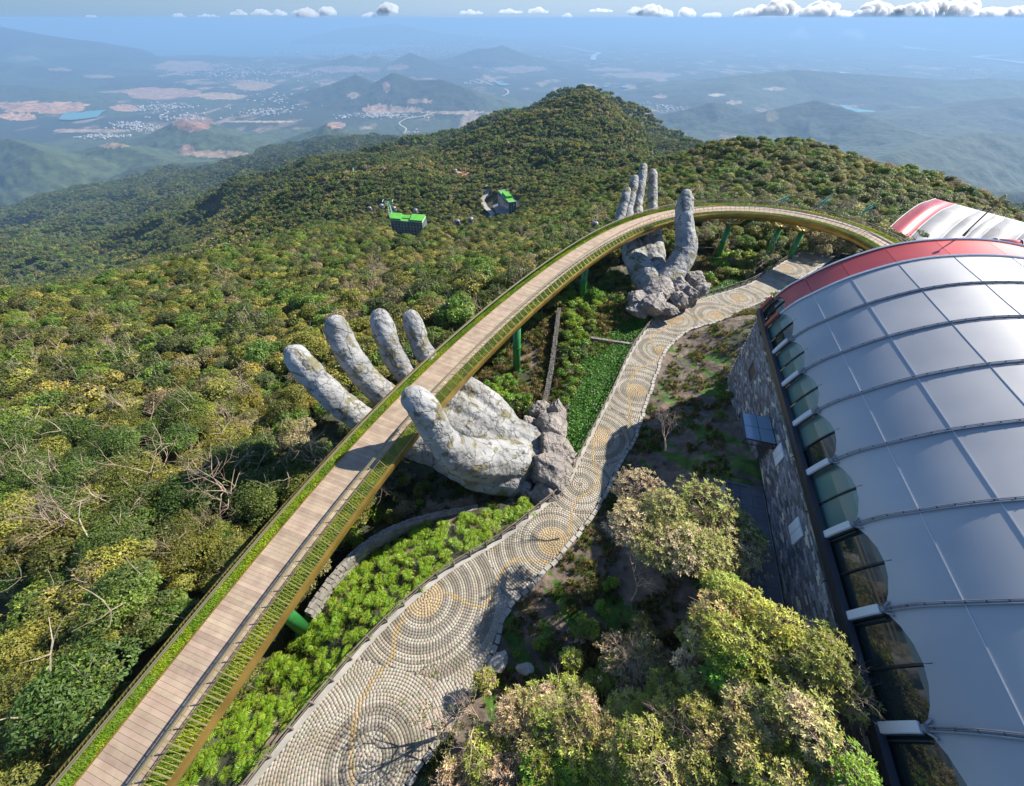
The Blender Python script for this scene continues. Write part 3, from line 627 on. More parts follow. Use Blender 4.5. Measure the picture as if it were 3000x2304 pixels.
# ------------------------------------------------------------------ forest scatter
FINGER_KEEP = [tuple(at(x, y, 0)[:2]) for x, y in [(868,1043),(952,1134),(1055,1216),(989,949),(1055,1080),(1117,926),(1150,1039),(1205,928),(1240,1035),(1120,1180)]] + [tuple(atd(x, y, 63)[:2]) for x, y in [(1835,600),(1859,600),(1883,600),(1909,600)]]
KEEP = BRPTS + [(62, 45), (62, -30), (-24, -30)]
def forest_pts(r0, r1, sp, a0=R(-75), a1=R(62)):
    xs = np.arange(-r1, r1, sp); ys = np.arange(-r1 * 0.35 if r1 < 200 else -30, r1, sp)
    Xg, Yg = np.meshgrid(xs, ys); Xg = Xg.ravel() + rng.uniform(-0.48, 0.48, Xg.size) * sp; Yg = Yg.ravel() + rng.uniform(-0.48, 0.48, Yg.size) * sp
    r = np.hypot(Xg, Yg); a = np.arctan2(Xg, Yg); k = (r >= r0) & (r < r1) & (a > a0) & (a < a1); Xg, Yg = Xg[k], Yg[k]
    k = ~inpoly(Xg, Yg, KEEP); Xg, Yg = Xg[k], Yg[k]
    Zg = ground(Xg, Yg); fx, fy, zc = proj(Xg, Yg, Zg + 3)
    k = (zc > 2) & (fx > -260) & (fx < 3260) & (fy < 2700) & (fy > 200) & (Zg > -1340)
    # clearings: green towers, yard and road, far hall, bare earth
    for ex, ey, rx, ry in [(1345,512,34,8),(1195,672,62,26),(1478,600,42,36),(1425,585,14,44),(1440,625,36,12),(1475,655,10,24)]:
        k &= ~(((fx - ex) / rx) ** 2 + ((fy - ey) / ry) ** 2 < 1)
    return Xg[k], Yg[k], Zg[k]
X1, Y1, Z1 = forest_pts(8, 130, 3.15, R(-150), R(75))
dB, _ = seg_dist(X1, Y1, BRPTS)
ok = dB > 3.4
for q in FINGER_KEEP: ok &= np.hypot(X1 - q[0], Y1 - q[1]) > 2.6
ok &= ~((X1 > 44) & (Y1 < 62) & (Y1 > 20) & (X1 < 75))      # far hall
X1, Y1, Z1, dB = X1[ok], Y1[ok], Z1[ok], dB[ok]
fx, fy, zc = proj(X1, Y1, Z1 + 3)
vis = (fx > -60) & (fx < 3060) & (fy > 300) & (fy < 2380)
order = np.argsort(np.where(vis, zc, zc + 1e5))
tone = fbm(X1 / 14, Y1 / 14, 3, 71) + rng.normal(0, 0.35, len(X1))
ind, rest = order[:292], order[292:]
def kind_for(tn, r_=None):
    u = random.random()
    if tn > 0.35: return random.choice([4, 4, 5, 0, 3])
    if tn > 0.0: return random.choice([0, 3, 5, 7, 1, 4])
    if tn > -0.3: return random.choice([1, 6, 7, 0, 3, 2])
    return random.choice([2, 8, 1, 6, 7])
def where(fx, fy):
    if fx < 1150 and fy > 1900: return 'at the bottom left corner, below the bridge'
    if fx < 350 and fy > 1000: return 'near the left edge of the forest slope'
    if fx < 1150 and fy > 1500: return 'close below the near left bridge side'
    if fx < 1300 and fy > 1000: return 'left of the near stone hand'
    if fx < 1500: return 'on the slope behind the near hand fingers'
    if fx < 1950: return 'behind the middle of the curved footbridge'
    return 'on the hillside beyond the far bridge bend'
for i in ind:
    kd = kind_for(tone[i]); pal, r, cm, tm = KINDS[kd]
    if zc[i] < 46: pal, r, cm, tm = FINE[{0: 0, 3: 5, 7: 0, 1: 1, 6: 1, 5: 2, 4: 3, 2: 1, 8: 5}[kd]]
    s = random.uniform(0.8, 1.25)
    top = Z1[i] + 4.8 * s
    if dB[i] < 6: s *= min(1, max(0.35, (-1.6 - Z1[i]) / 5.2))
    o = empty('broadleaf_tree', (X1[i], Y1[i], Z1[i]), random.uniform(0, 6.28)); o.scale = (s, s, s * random.uniform(0.85, 1.15))
    tag(o, '%s broadleaf tree %s' % (PN[pal], where(fx[i], fy[i])), 'tree', '%s trees %s' % (PN[pal], where(fx[i], fy[i])))
    link('trunk', tm, o); link('crown', cm, o)
# shared crowns for the uncountable forest
kindcol = bpy.data.collections.new('crown_kinds')
def register(me, i):
    o = bpy.data.objects.new('crown_kind_%02d' % i, me); kindcol.objects.link(o)
for i, kk in enumerate(KINDS): register(kk[2], i)
farcol = bpy.data.collections.new('far_crown_kinds')
for i, (pal, r) in enumerate([('dark',3.4),('olive',3.2),('green',3.0),('dark',3.0),('olive',2.8),('dark',3.3),('tan',2.8)]):
    me = crown_mesh('far_crown_' + pal, 300 + i, r, 5.2, 330, 1.15, pal, M['leaf_far'], lobes=6, asp=0.7, flat=0.85)
    farcol.objects.link(bpy.data.objects.new('far_crown_%02d' % i, me))
def gn_scatter(name, P, scale, rot, idx, collection, nk, label):
    me = bpy.data.meshes.new(name); me.vertices.add(len(P)); me.vertices.foreach_set('co', np.asarray(P, np.float32).ravel())
    a = me.attributes.new('sc', 'FLOAT', 'POINT'); a.data.foreach_set('value', np.asarray(scale, np.float32))
    a = me.attributes.new('rz', 'FLOAT', 'POINT'); a.data.foreach_set('value', np.asarray(rot, np.float32))
    a = me.attributes.new('ki', 'INT', 'POINT'); a.data.foreach_set('value', np.asarray(idx, np.int32))
    o = link(name, me); g = bpy.data.node_groups.new(name + '_scatter', 'GeometryNodeTree')
    g.interface.new_socket('Geometry', in_out='INPUT', socket_type='NodeSocketGeometry'); g.interface.new_socket('Geometry', in_out='OUTPUT', socket_type='NodeSocketGeometry')
    N = g.nodes.new; L = g.links.new
    gi = N('NodeGroupInput'); go = N('NodeGroupOutput'); mp = N('GeometryNodeMeshToPoints'); ip = N('GeometryNodeInstanceOnPoints')
    ci = N('GeometryNodeCollectionInfo'); ci.inputs[0].default_value = collection; ci.inputs[1].default_value = True; ci.inputs[2].default_value = True
    def na(nm, t):
        q = N('GeometryNodeInputNamedAttribute'); q.data_type = t; q.inputs[0].default_value = nm; return q.outputs[0]
    cx_ = N('ShaderNodeCombineXYZ'); L(na('rz', 'FLOAT'), cx_.inputs[2])
    L(gi.outputs[0], mp.inputs[0]); L(mp.outputs[0], ip.inputs['Points']); L(ci.outputs[0], ip.inputs['Instance'])
    ip.inputs['Pick Instance'].default_value = True; L(na('ki', 'INT'), ip.inputs['Instance Index'])
    L(cx_.outputs[0], ip.inputs['Rotation']); L(na('sc', 'FLOAT'), ip.inputs['Scale']); L(ip.outputs[0], go.inputs[0])
    md = o.modifiers.new('scatter', 'NODES'); md.node_group = g
    tag(o, label, 'forest', kind='stuff'); return o
gn_scatter('forest_canopy', np.stack([X1[rest], Y1[rest], Z1[rest]], 1), rng.uniform(0.8, 1.25, len(rest)) * np.where(dB[rest] < 6, 0.6, 1), rng.uniform(0, 6.28, len(rest)),
           [kind_for(t) for t in tone[rest]], kindcol, 9, 'mixed green and tan forest canopy on the slopes around the footbridge')
X2, Y2, Z2 = forest_pts(130, 420, 3.9); t2 = fbm(X2 / 30, Y2 / 30, 3, 72) + rng.normal(0, 0.3, len(X2)) - 0.12
ok = ~((Y2 < 66) & (X2 > 0)); X2, Y2, Z2, t2 = X2[ok], Y2[ok], Z2[ok], t2[ok]
gn_scatter('forest_canopy', np.stack([X2, Y2, Z2], 1), rng.uniform(0.8, 1.4, len(X2)), rng.uniform(0, 6.28, len(X2)), [kind_for(t) for t in t2], kindcol, 9,
           'dense green forest canopy on the middle slopes round the green-roofed towers')
X3, Y3, Z3 = forest_pts(420, 1200, 6.0); t3 = fbm(X3 / 90, Y3 / 90, 3, 73) + rng.normal(0, 0.3, len(X3))
k3 = np.where(t3 > 0.5, 6, np.where(t3 > 0.1, rng.choice([1, 4, 2], len(X3)), rng.choice([0, 3, 5, 2], len(X3))))
gn_scatter('forest_canopy', np.stack([X3, Y3, Z3], 1), rng.uniform(0.8, 1.5, len(X3)), rng.uniform(0, 6.28, len(X3)), k3, farcol, 7,
           'dark green forest covering the far ridges and the pointed mountain')
X3, Y3, Z3 = forest_pts(1200, 4700, 13.0); t3 = fbm(X3 / 200, Y3 / 200, 3, 74) + rng.normal(0, 0.3, len(X3))
k3 = np.where(t3 > 0.4, rng.choice([1, 4, 2], len(X3)), rng.choice([0, 3, 5, 2], len(X3)))
gn_scatter('forest_canopy', np.stack([X3, Y3, Z3], 1), rng.uniform(1.8, 3.2, len(X3)), rng.uniform(0, 6.28, len(X3)), k3, farcol, 7,
           'hazy blue-green forest on the farthest left ridges')
XU, YU, ZU = forest_pts(8, 150, 2.3, R(-150), R(75)); dU, _ = seg_dist(XU, YU, BRPTS); ok = dU > 3.0
for q in FINGER_KEEP: ok &= np.hypot(XU - q[0], YU - q[1]) > 2.2
ok &= ~((XU > 44) & (YU < 62) & (YU > 20) & (XU < 75)); XU, YU, ZU, dU = XU[ok], YU[ok], ZU[ok], dU[ok]
tU = fbm(XU / 11, YU / 11, 3, 75) + rng.normal(0, .3, len(XU))
gn_scatter('forest_understorey', np.stack([XU, YU, ZU + .2], 1), rng.uniform(.45, .78, len(XU)), rng.uniform(0, 6.28, len(XU)), [kind_for(t) for t in tU], kindcol, 9, 'smaller trees and undergrowth filling the gaps of the near forest canopy')
# bare and dry trees among the near ones
BARE = []
for i in range(5):
    r_ = np.random.default_rng(400 + i); mb = MB(); branch(mb, (0, 0, 0), (0.1, 0, 1), 2.6, 0.13, 4, r_, 0.62, 3, None, 0.05); BARE.append(mb.mesh('bare_branches', M['drybark']))
for x, y, zc_, s in [(690,1180,52,1.1),(520,1080,60,1.2),(350,1130,54,1.1),(760,1150,44,.8),(180,1300,42,1),(430,1190,50,1.2),(620,1230,41,.9),(60,1250,46,1.1),(250,1450,34,.9),(560,1390,33,.8),(720,1400,31,.9),(120,1520,30,.9),
                     (330,1700,26,.8),(250,1750,25,.8),(180,2060,21,.6),(60,2100,21,.7),(400,1560,29,.8),(540,1600,28,.6),(950,1270,35,.9),(980,1330,34,.9),(870,1110,50,.9),(1010,1290,33,.7),(1050,880,72,1.2),(1150,840,78,1.2),
                     (1750,610,95,1.3),(2130,560,100,1.4),(2550,560,90,1.5),(2620,590,80,1.3),(1480,790,90,1.2),(1300,820,84,1.1),(820,960,66,1.1)]:
    p = atd(x, y, zc_); z = g1(p[0], p[1]); hgt = max(1.6, (p[2] - z)) 
    o = empty('bare_tree', (p[0], p[1], z + 0.2), random.uniform(0, 6)); k = min(hgt / 5.2 + 0.15, 1.4) * s; o.scale = (k * 1.2, k * 1.2, min(hgt, 7) / 5.0)
    tag(o, 'leafless pale tree %s' % where(x, y), 'tree', 'leafless trees %s' % where(x, y))
    link('branches', random.choice(BARE), o)
bi = np.nonzero((zc > 26) & (zc < 120) & (fx > 0) & (fx < 2900) & (fy > 450) & (fy < 2250) & (dB > 5))[0]
for i in rng.choice(bi, 85, replace=False):
    o = empty('bare_tree', (X1[i] + 1.2, Y1[i] - .8, Z1[i] + .4), random.uniform(0, 6.28)); k = random.uniform(.85, 1.25); o.scale = (k * 1.1, k * 1.1, k * random.uniform(.9, 1.15))
    tag(o, 'leafless twiggy tree %s' % where(fx[i], fy[i]), 'tree', 'leafless trees %s' % where(fx[i], fy[i])); link('branches', random.choice(BARE), o)

# ------------------------------------------------------------------ the footbridge
bridge = empty('footbridge', (bpt(0, 0, 0)[0], bpt(0, 0, 0)[1], 0), label='curved gold footbridge with timber deck and grass planters held by the stone hands', cat='footbridge')
BL = Vector(bridge.location)
def child(name, me, Mw=None, parent=None, off=None):
    o = link(name, me, parent or bridge); Mw = Mw or Matrix.Identity(4)
    o.matrix_basis = Matrix.Translation(-(off if off is not None else BL)) @ Mw; return o
def sweep(prof, s0, s1, st, closed=True):
    V = []; F = []; n = len(prof); S_ = np.arange(s0, s1, st)
    for i, s in enumerate(S_):
        c, t, r = bp_(s)
        V += [(c[0] + r[0] * o, c[1] + r[1] * o, z) for o, z in prof]
        if i:
            for k in range(n if closed else n - 1):
                k2 = (k + 1) % n; F.append(((i - 1) * n + k, (i - 1) * n + k2, i * n + k2, i * n + k))
    if closed: F.append(tuple(range(n))); F.append(tuple((len(S_) - 1) * n + k for k in range(n - 1, -1, -1)))
    return V, F
S0, S1 = 0.5, LEN - 0.6
V, F = sweep([(-2.28,.07),(-2.34,-.08),(-2.30,-.45),(-2.12,-.80),(-1.5,-1.12),(0,-1.35),(1.5,-1.12),(2.12,-.80),(2.30,-.45),(2.34,-.08),(2.28,.07),(2.17,.07),(2.15,-.14),(-2.15,-.14),(-2.17,.07)], S0, S1, .4)
child('hull', new_mesh('hull', V, F, M['gold']))
mbx = MB()
for s in np.arange(S0 + 3, S1, 4.2):              # raised cladding joints round the hull
    for o1, z1_, o2, z2_ in [(2.345,-.08,2.305,-.45),(2.305,-.45,2.125,-.80),(2.125,-.8,1.5,-1.125)]:
        for sg in (1, -1):
            a = bpt(s, o1 * sg, z1_); b2 = bpt(s, o2 * sg, z2_); mbx.tube([a, b2], 0.018, 4)
child('cladding_joint', mbx.mesh('cladding_joint', M['goldrail']))['kind'] = 'stuff'
for sg in (-1, 1):
    V, F = sweep([(sg*1.25,.05),(sg*1.31,.05),(sg*1.31,-.13),(sg*1.25,-.13)], S0, S1, .4); child('kerb', new_mesh('kerb', V, F, M['gold']))
    V, F = sweep([(sg*1.312,-.03),(sg*1.75,.0),(sg*2.165,-.03),(sg*2.165,-.135),(sg*1.312,-.135)], S0, S1, .5); child('planter_soil', new_mesh('planter_soil', V, F, M['soil']))
    # grass blades growing in the planter
    n = 80000; sv = S0 + (S1 - S0) * rng.uniform(0, 1, n) ** 1.5; ov = rng.uniform(1.33, 2.15, n) * sg
    cxx = np.interp(sv, sl, KP[:, 0]); cyy = np.interp(sv, sl, KP[:, 1]); e = .4
    dx = np.interp(sv + e, sl, KP[:, 0]) - np.interp(sv - e, sl, KP[:, 0]); dy = np.interp(sv + e, sl, KP[:, 1]) - np.interp(sv - e, sl, KP[:, 1]); L_ = np.hypot(dx, dy)
    px_ = cxx + dy / L_ * (1.25 + ov); py_ = cyy - dx / L_ * (1.25 + ov)
    hgt = rng.uniform(.05, .15, n) * (1 + .5 * fbm(px_ * 1.5, py_ * 1.5, 3, 9)); a = rng.uniform(0, 6.28, n); w = .022 + .012 * (sv / LEN) * 3
    P0 = np.stack([px_, py_, np.full(n, -.02)], 1); sd = np.stack([np.cos(a), np.sin(a), np.zeros(n)], 1) * w[:, None]
    tip = P0 + np.stack([rng.normal(0, .07, n), rng.normal(0, .07, n), hgt], 1)
    V = np.stack([P0 - sd, P0 + sd, tip], 1).reshape(-1, 3)
    patch = fbm(px_ * .9, py_ * .9, 3, 19)[:, None]
    c = np.where(patch > .05, np.array([.33,.42,.02]), np.array([.20,.32,.02])) * rng.uniform(.7, 1.3, (n, 1))
    g = child('planter_grass', new_mesh('planter_grass', V, np.arange(3 * n).reshape(-1, 3), M['grass'], c)); g['kind'] = 'stuff'
pm = MB(); pm.box((0, 0, 0), (2.48, .203, .05)); PLM = pm.mesh('plank', M['plank'])
pst = MB(); npl = 0; s = S0 + 7.5 
while s < S1:
    c, t, r = bp_(s); Mx = frame((c[0], c[1], -.005 + random.uniform(-.004, .004)), (r[0], r[1], 0), (t[0], t[1], 0))
    if npl < 298: child('plank', PLM, Mx)
    else: pst.box((c[0], c[1], 0), (2.48, .203, .05), Mx.to_3x3())
    npl += 1; s += .212
if pst.V: child('plank', pst.mesh('plank_rest', M['plank']))['kind'] = 'stuff'
# railings: rods lean in from the outer lip; top rail over the kerb
RB, RT, RL = (2.24, .06), (1.34, .86), (1.66, .56)
for sg in (1, -1):
    for (o, z, rad, nm, mm) in [(RT[0], RT[1], .05, 'top_rail', 'rail'), (RT[0] + .10, RT[1] - .03, .034, 'top_rail', 'goldrail'), (RL[0], RL[1], .022, 'lower_rail', 'rail')]:
        m_ = MB(); m_.tube([bpt(q, o * sg, z) for q in np.arange(S0, S1, .6)], rad, 6); child(nm, m_.mesh(nm, M[mm]), )
    a = np.array(RB); b2 = np.array(RT); d = b2 - a
    pmb = MB(); pmb.tube([(0, 0, 0), (0, d[0] * .35, d[1] * .28), (0, d[0] * .7, d[1] * .66), (0, d[0], d[1])], [.036, .032, .030, .028], 5); PM = pmb.mesh('post', M['goldrail'])
    dl = np.array(RL) - a; pmb = MB(); pmb.tube([(0, 0, 0), (0, dl[0] * .5, dl[1] * .4), (0, dl[0], dl[1])], [.017, .016, .015], 4); BM = pmb.mesh('baluster', M['goldrail'])
    rest_ = MB(); nb = 0; np_ = 0
    s = S0 + 7.2; k = 0
    while s < S1:
        c, t, r = bp_(s); Mx = frame((c[0] + r[0] * RB[0] * sg, c[1] + r[1] * RB[0] * sg, RB[1]), (-t[0] * sg, -t[1] * sg, 0), (r[0] * sg, r[1] * sg, 0), (0, 0, 1))
        if k % 5 == 0: child('post', PM, Mx)
        else:
            nb += 1
            if sg == 1 and nb <= 296: child('baluster', BM, Mx)
            else: rest_.add([Mx @ v.co for v in BM.vertices], [tuple(f.vertices) for f in BM.polygons])
        k += 1; s += .17
    child('baluster', rest_.mesh('baluster_rest', M['goldrail']))['kind'] = 'stuff'
m_ = MB()
for q in np.arange(S0 + 7, S1, .85): m_.tube([bpt(q, -1.31, .02), bpt(q, -2.2, .05)], .016, 4)
child('planter_tie', m_.mesh('planter_tie', M['goldrail']))['kind'] = 'stuff'
# supports
def near_s(x, y):
    q = (KP[:, 0] - x) ** 2 + (KP[:, 1] - y) ** 2; return sl[q.argmin()]
def pillar(x, y, s_c, rad=.44, spread=2.2):
    zb = g1(x, y) - .4; P0 = Vector((x, y, zb)); c = bpt(s_c, 1.25 * 0, -1.2)
    m_ = MB(); m_.tube([(x, y, zb), (x, y, -2.7)], rad, 16); pil = child('pillar', m_.mesh('pillar', M['green_paint'], True))
    m_ = MB()
    for zz in (-2.72, (zb - 2.7) * .45): m_.tube([(x, y, zz - .09), (x, y, zz + .09)], rad + .09, 16)
    m_.tube([(x, y, zb), (x, y, zb + .6)], rad + .3, 8)
    o = link('collar', m_.mesh('collar', M['green_paint'])); o.parent = pil
    m_ = MB()
    for ds, oo in ((-spread, .9), (spread, .9), (-spread, -.9), (spread, -.9)):
        e_ = bpt(s_c + ds, oo, -1.12); m_.tube([(x, y, -2.75), ((x + e_[0]) / 2, (y + e_[1]) / 2, -2.1), e_], [.26, .2, .15], 8)
    m_.tube([(x, y, -2.95), (x, y, -2.35)], [.42, .3], 12)
    o = link('arm', m_.mesh('arm', M['gold'], True)); o.parent = pil
for px_, py_, zz in [(1515, 960, -2.2)]:
    p = at(px_, py_, zz); 
for tgt in [(1515, 975, 44.5), (1712, 812, 56), (1855, 790, 66), (2125, 690, 66), (2262, 690, 70), (2350, 700, 74)]:
    p = atd(*tgt); s_c = near_s(p[0], p[1]); c, t, r = bp_(s_c)
    lat = (p[0] - c[0]) * r[0] + (p[1] - c[1]) * r[1]; lat = max(-1.2, min(1.2, lat))
    pillar(c[0] + r[0] * lat, c[1] + r[1] * lat, s_c)
for s_c in (17.5,):
    c, t, r = bp_(s_c); pillar(c[0] - r[0] * 1.5, c[1] - r[1] * 1.5, s_c)

# ------------------------------------------------------------------ stone hands
def cone_chain(mb, pts, rs, joints=()):
    """tapered limb with rounded joints: spheres along it, later fused into one skin"""
    P = [np.array(p, float) for p in pts]
    for i in range(len(P) - 1):
        L = np.linalg.norm(P[i + 1] - P[i]); k = max(2, int(L / (min(rs[i], rs[i + 1]) * .16)))
        for j in range(k + (i == len(P) - 2)):
            t = j / k; c = P[i] * (1 - t) + P[i + 1] * t; r = rs[i] * (1 - t) + rs[i + 1] * t
            for q in joints: r *= 1 - .13 * math.exp(-(np.linalg.norm(c - q) / .30) ** 2)
            mb.append((c, r))
def hand(name, chains, label, voxel, loc):
    balls = []
    for ch in chains:
        pts, rs = ch[:2]; js = [np.array(pts[0]) + 0 * r_ for r_ in ()] ; P_, R__ = cr3(pts, rs)
        if len(ch) > 2:
            L = np.concatenate([[0], np.cumsum([np.linalg.norm(b - a) for a, b in zip(P_[:-1], P_[1:])])]); js = [np.array([np.interp(q, L, [p[k] for p in P_]) for k in range(3)]) for q in ch[2]]
        cone_chain(balls, P_, R__, js)
    Vs = []; Fs = []; b = 0
    for c, r in balls: Vs.append(ICO2 * r + c); Fs.append(ICOF2 + b); b += len(ICO2)
    V = np.concatenate(Vs) - np.array(loc); me = new_mesh(name, V, np.concatenate(Fs), M['handstone'])
    o = link(name, me); o.location = tuple(loc)
    rm = o.modifiers.new('fuse', 'REMESH'); rm.mode = 'VOXEL'; rm.voxel_size = voxel; rm.use_smooth_shade = True
    sm = o.modifiers.new('soften', 'SMOOTH'); sm.iterations = 7; sm.factor = .6
    tx = bpy.data.textures.new(name + '_lumps', 'CLOUDS'); tx.noise_scale = .9; tx.noise_depth = 3
    dp = o.modifiers.new('lumps', 'DISPLACE'); dp.texture = tx; dp.strength = .22; dp.mid_level = .5; dp.texture_coords = 'LOCAL'
    tx = bpy.data.textures.new(name + '_wrinkles', 'MUSGRAVE'); tx.musgrave_type = 'RIDGED_MULTIFRACTAL'; tx.noise_scale = .55
    dp = o.modifiers.new('wrinkles', 'DISPLACE'); dp.texture = tx; dp.strength = .035; dp.mid_level = .5; dp.texture_coords = 'LOCAL'
    tag(o, label, 'sculpture'); return o
def cr3(pts, rs, n=4):
    Q = [np.array([*p, r], float) for p, r in zip(pts, rs)]
    if len(Q) < 3: return [q[:3] for q in Q], [q[3] for q in Q]
    Q = [2 * Q[0] - Q[1]] + Q + [2 * Q[-1] - Q[-2]]; out = []
    for i in range(1, len(Q) - 2):
        for k in range(n):
            t = k / n; out.append(0.5 * ((2*Q[i]) + (-Q[i-1]+Q[i+1])*t + (2*Q[i-1]-5*Q[i]+4*Q[i+1]-Q[i+2])*t*t + (-Q[i-1]+3*Q[i]-3*Q[i+1]+Q[i+2])*t**3))
    out.append(Q[-2]); return [q[:3] for q in out], [abs(q[3]) for q in out]
A = lambda x, y, z: at(x, y, z)
wrist = A(1520, 1345, -6.4)
f1 = [A(868,1043,3.6), A(880,1060,3.2), A(905,1090,2.4), A(955,1143,.7), A(1003,1187,-.9), A(1060,1222,-2.5), A(1150,1265,-4.4), A(1240,1300,-5.6), A(1400,1345,-6.6)]
r1 = [.93, 1.05, 1.08, 1.12, 1.17, 1.22, 1.45, 1.75, 1.8]
f2 = [A(985,955,4.2), A(992,975,3.6), A(1012,1020,2.5), A(1055,1085,.7), A(1100,1135,-.8), A(1150,1172,-2.5), A(1220,1205,-4.0), A(1310,1250,-5.2), A(1430,1310,-6.2)]
r2 = [.92, 1.05, 1.09, 1.13, 1.16, 1.25, 1.6, 1.9, 1.9]
f3 = [A(1115,932,3.9), A(1120,950,3.4), A(1133,990,2.3), A(1152,1040,.8), A(1185,1090,-.9), A(1225,1125,-2.5), A(1290,1165,-3.9), A(1370,1215,-4.9), A(1460,1280,-6.0)]
r3 = [.84, .98, 1.02, 1.05, 1.1, 1.2, 1.5, 1.85, 1.9]
f4 = [A(1205,932,3.3), A(1209,948,2.8), A(1222,985,1.7), A(1243,1035,.2), A(1280,1072,-1.4), A(1325,1105,-2.8), A(1375,1145,-3.9), A(1430,1190,-4.9), A(1490,1270,-6.0)]
r4 = [.76, .90, .93, .97, 1.02, 1.1, 1.3, 1.55, 1.7]
th = [A(1203,1158,4.0), A(1218,1172,3.7), A(1243,1200,3.0), A(1268,1245,1.5), A(1292,1285,0.1), A(1330,1325,-1.6), A(1385,1345,-3.6), A(1450,1350,-5.3), A(1510,1350,-6.4)]
rt = [.62, .95, 1.12, 1.16, 1.2, 1.45, 1.75, 1.9, 1.9]
wr = [A(1400,1290,-6.4), A(1470,1330,-6.9), A(1540,1350,-7.6), A(1620,1370,-8.3)]
wr2 = [A(1400,1220,-5.9), A(1480,1265,-6.5), A(1560,1300,-7.2)]
pad = [A(1300,1345,-5.8), A(1400,1385,-6.6), A(1490,1400,-7.4)]
hand('stone_hand', [(f1, r1, (2.3, 4.9, 7.6)), (f2, r2, (2.6, 5.4, 8.2)), (f3, r3, (2.4, 5.0, 7.6)), (f4, r4, (2.1, 4.3, 6.5)), (th, rt, (2.2, 4.6)), (wr, [1.6, 1.9, 2.1, 2.0]), (wr2, [1.4, 1.7, 1.7]), (pad, [1.2, 1.6, 1.7]), ([A(1290,1240,-4.9), A(1380,1270,-5.6), A(1470,1300,-6.4)], [1.5, 1.9, 1.9])],
     'huge weathered grey stone hand in the foreground, its thumb casting a shadow on the deck', .13, A(1450, 1330, -8.5))
B = lambda x, y, zc: atd(x, y, zc)
fa = [B(1837,560,62.6), B(1834,572,62.6), B(1824,610,62.6), B(1815,650,62.5), B(1820,690,61.5), B(1850,740,60)]
fb = [B(1860,524,64.4), B(1857,538,64.4), B(1848,580,64.4), B(1840,625,64.2), B(1846,690,62.6), B(1875,750,60)]
fc = [B(1885,491,66.3), B(1883,505,66.3), B(1875,555,66.2), B(1868,615,66), B(1878,690,63.8), B(1900,755,60)]
fd = [B(1913,506,66.8), B(1913,520,66.8), B(1912,565,66.6), B(1912,620,66.2), B(1920,690,64), B(1925,750,60)]
tb_ = [B(2010,573,55.5), B(2008,588,55.5), B(2004,625,55.6), B(2005,670,56), B(2010,720,56.2), B(1998,760,56.2), B(1975,800,56), B(1950,835,55.5)]
palm = [B(1850,750,60), B(1880,790,58.5), B(1905,830,57), B(1920,870,55.5)]
palm2 = [B(1900,740,60.5), B(1925,785,59), B(1940,830,57.5), B(1950,860,56)]
edge = [B(1838,720,60.5), B(1862,775,59), B(1885,820,57.5)]
hand('stone_hand', [(fa, [.62,.74,.80,.86,1.0,1.2], (2.2, 4.6)), (fb, [.62,.76,.82,.88,1.05,1.2], (2.3, 4.9)), (fc, [.64,.80,.84,.88,1.05,1.25], (2.5, 5.4)), (fd, [.66,.80,.84,.88,1.05,1.3], (2.4, 5.2)),
     (tb_, [.85,1.12,1.28,1.34,1.6,1.75,1.75,1.8], (2.5, 5.2)), (palm, [1.4,1.8,2.0,2.1]), (palm2, [1.3,1.5,1.8,1.9]), (edge, [1.0,1.4,1.6])],
     'farther weathered stone hand rising round the bridge bend with its thumb upright', .13, B(1910, 850, 56))

# ------------------------------------------------------------------ rocks
def rock(name, c, size, seed, label, rz=0, m='rock', cuts=30, parent=None, cat='rock', group=None):
    r_ = np.random.default_rng(seed); V = ICO_R.copy()
    for _ in range(cuts):                                  # chisel flat facets
        d = r_.normal(size=3); d /= np.linalg.norm(d); h = r_.uniform(.58, .86); q = V @ d; V -= np.outer(np.maximum(q - h, 0), d)
    V *= 1.28 * (1 + .12 * n3(V, 1.6, seed) + .05 * n3(V, 4.2, seed + 1))[:, None]
    rid = 1 - np.abs(n3(V, 2.3, seed + 7)) * 3; V *= (1 - .09 * np.clip(rid, 0, 1))[:, None]
    V *= np.array(size); a = math.cos(rz), math.sin(rz); V = np.stack([V[:, 0] * a[0] - V[:, 1] * a[1], V[:, 0] * a[1] + V[:, 1] * a[0], V[:, 2]], 1)
    o = link(name, new_mesh(name, V, ICOF_R, M[m], None, False), parent); o.location = tuple(c)
    if label: tag(o, label, cat, group)
    return o
ICO_R, ICOF_R = ico(5)
rg = empty('rock_outcrop', A(1600, 1330, -8), label='brown craggy rock cluster at the wrist of the near stone hand', cat='rock outcrop')
for i, (x, y, z, sx, sy, sz, rz_) in enumerate([(1612,1255,-6.4,1.7,2.2,1.6,.1),(1622,1320,-6.6,1.8,2.0,1.6,.4),(1605,1385,-6.6,1.8,1.9,1.6,.3),(1612,1437,-7.2,1.5,1.5,1.2,.2),(1632,1212,-6.2,.95,1.1,1.3,0),(1645,1345,-7.2,1.2,1.2,.8,1),
                                                (1548,1250,-7.3,.9,1.2,1.1,.2),(1548,1310,-7.4,.8,.9,1.1,0),(1558,1365,-7.0,.75,1.1,1.3,.1),(1535,1425,-7.9,.9,1.2,1.0,.3),(1585,1200,-7.4,1.2,.9,1.0,.5)]):
    p = np.array(A(x, y, z)) - np.array(rg.location); rock('rock', p, (sx, sy, sz), 900 + i, None, rz_, parent=rg)
rg = empty('rock_outcrop', B(1915, 905, 52), label='brown craggy rock cluster at the wrist of the farther stone hand', cat='rock outcrop')
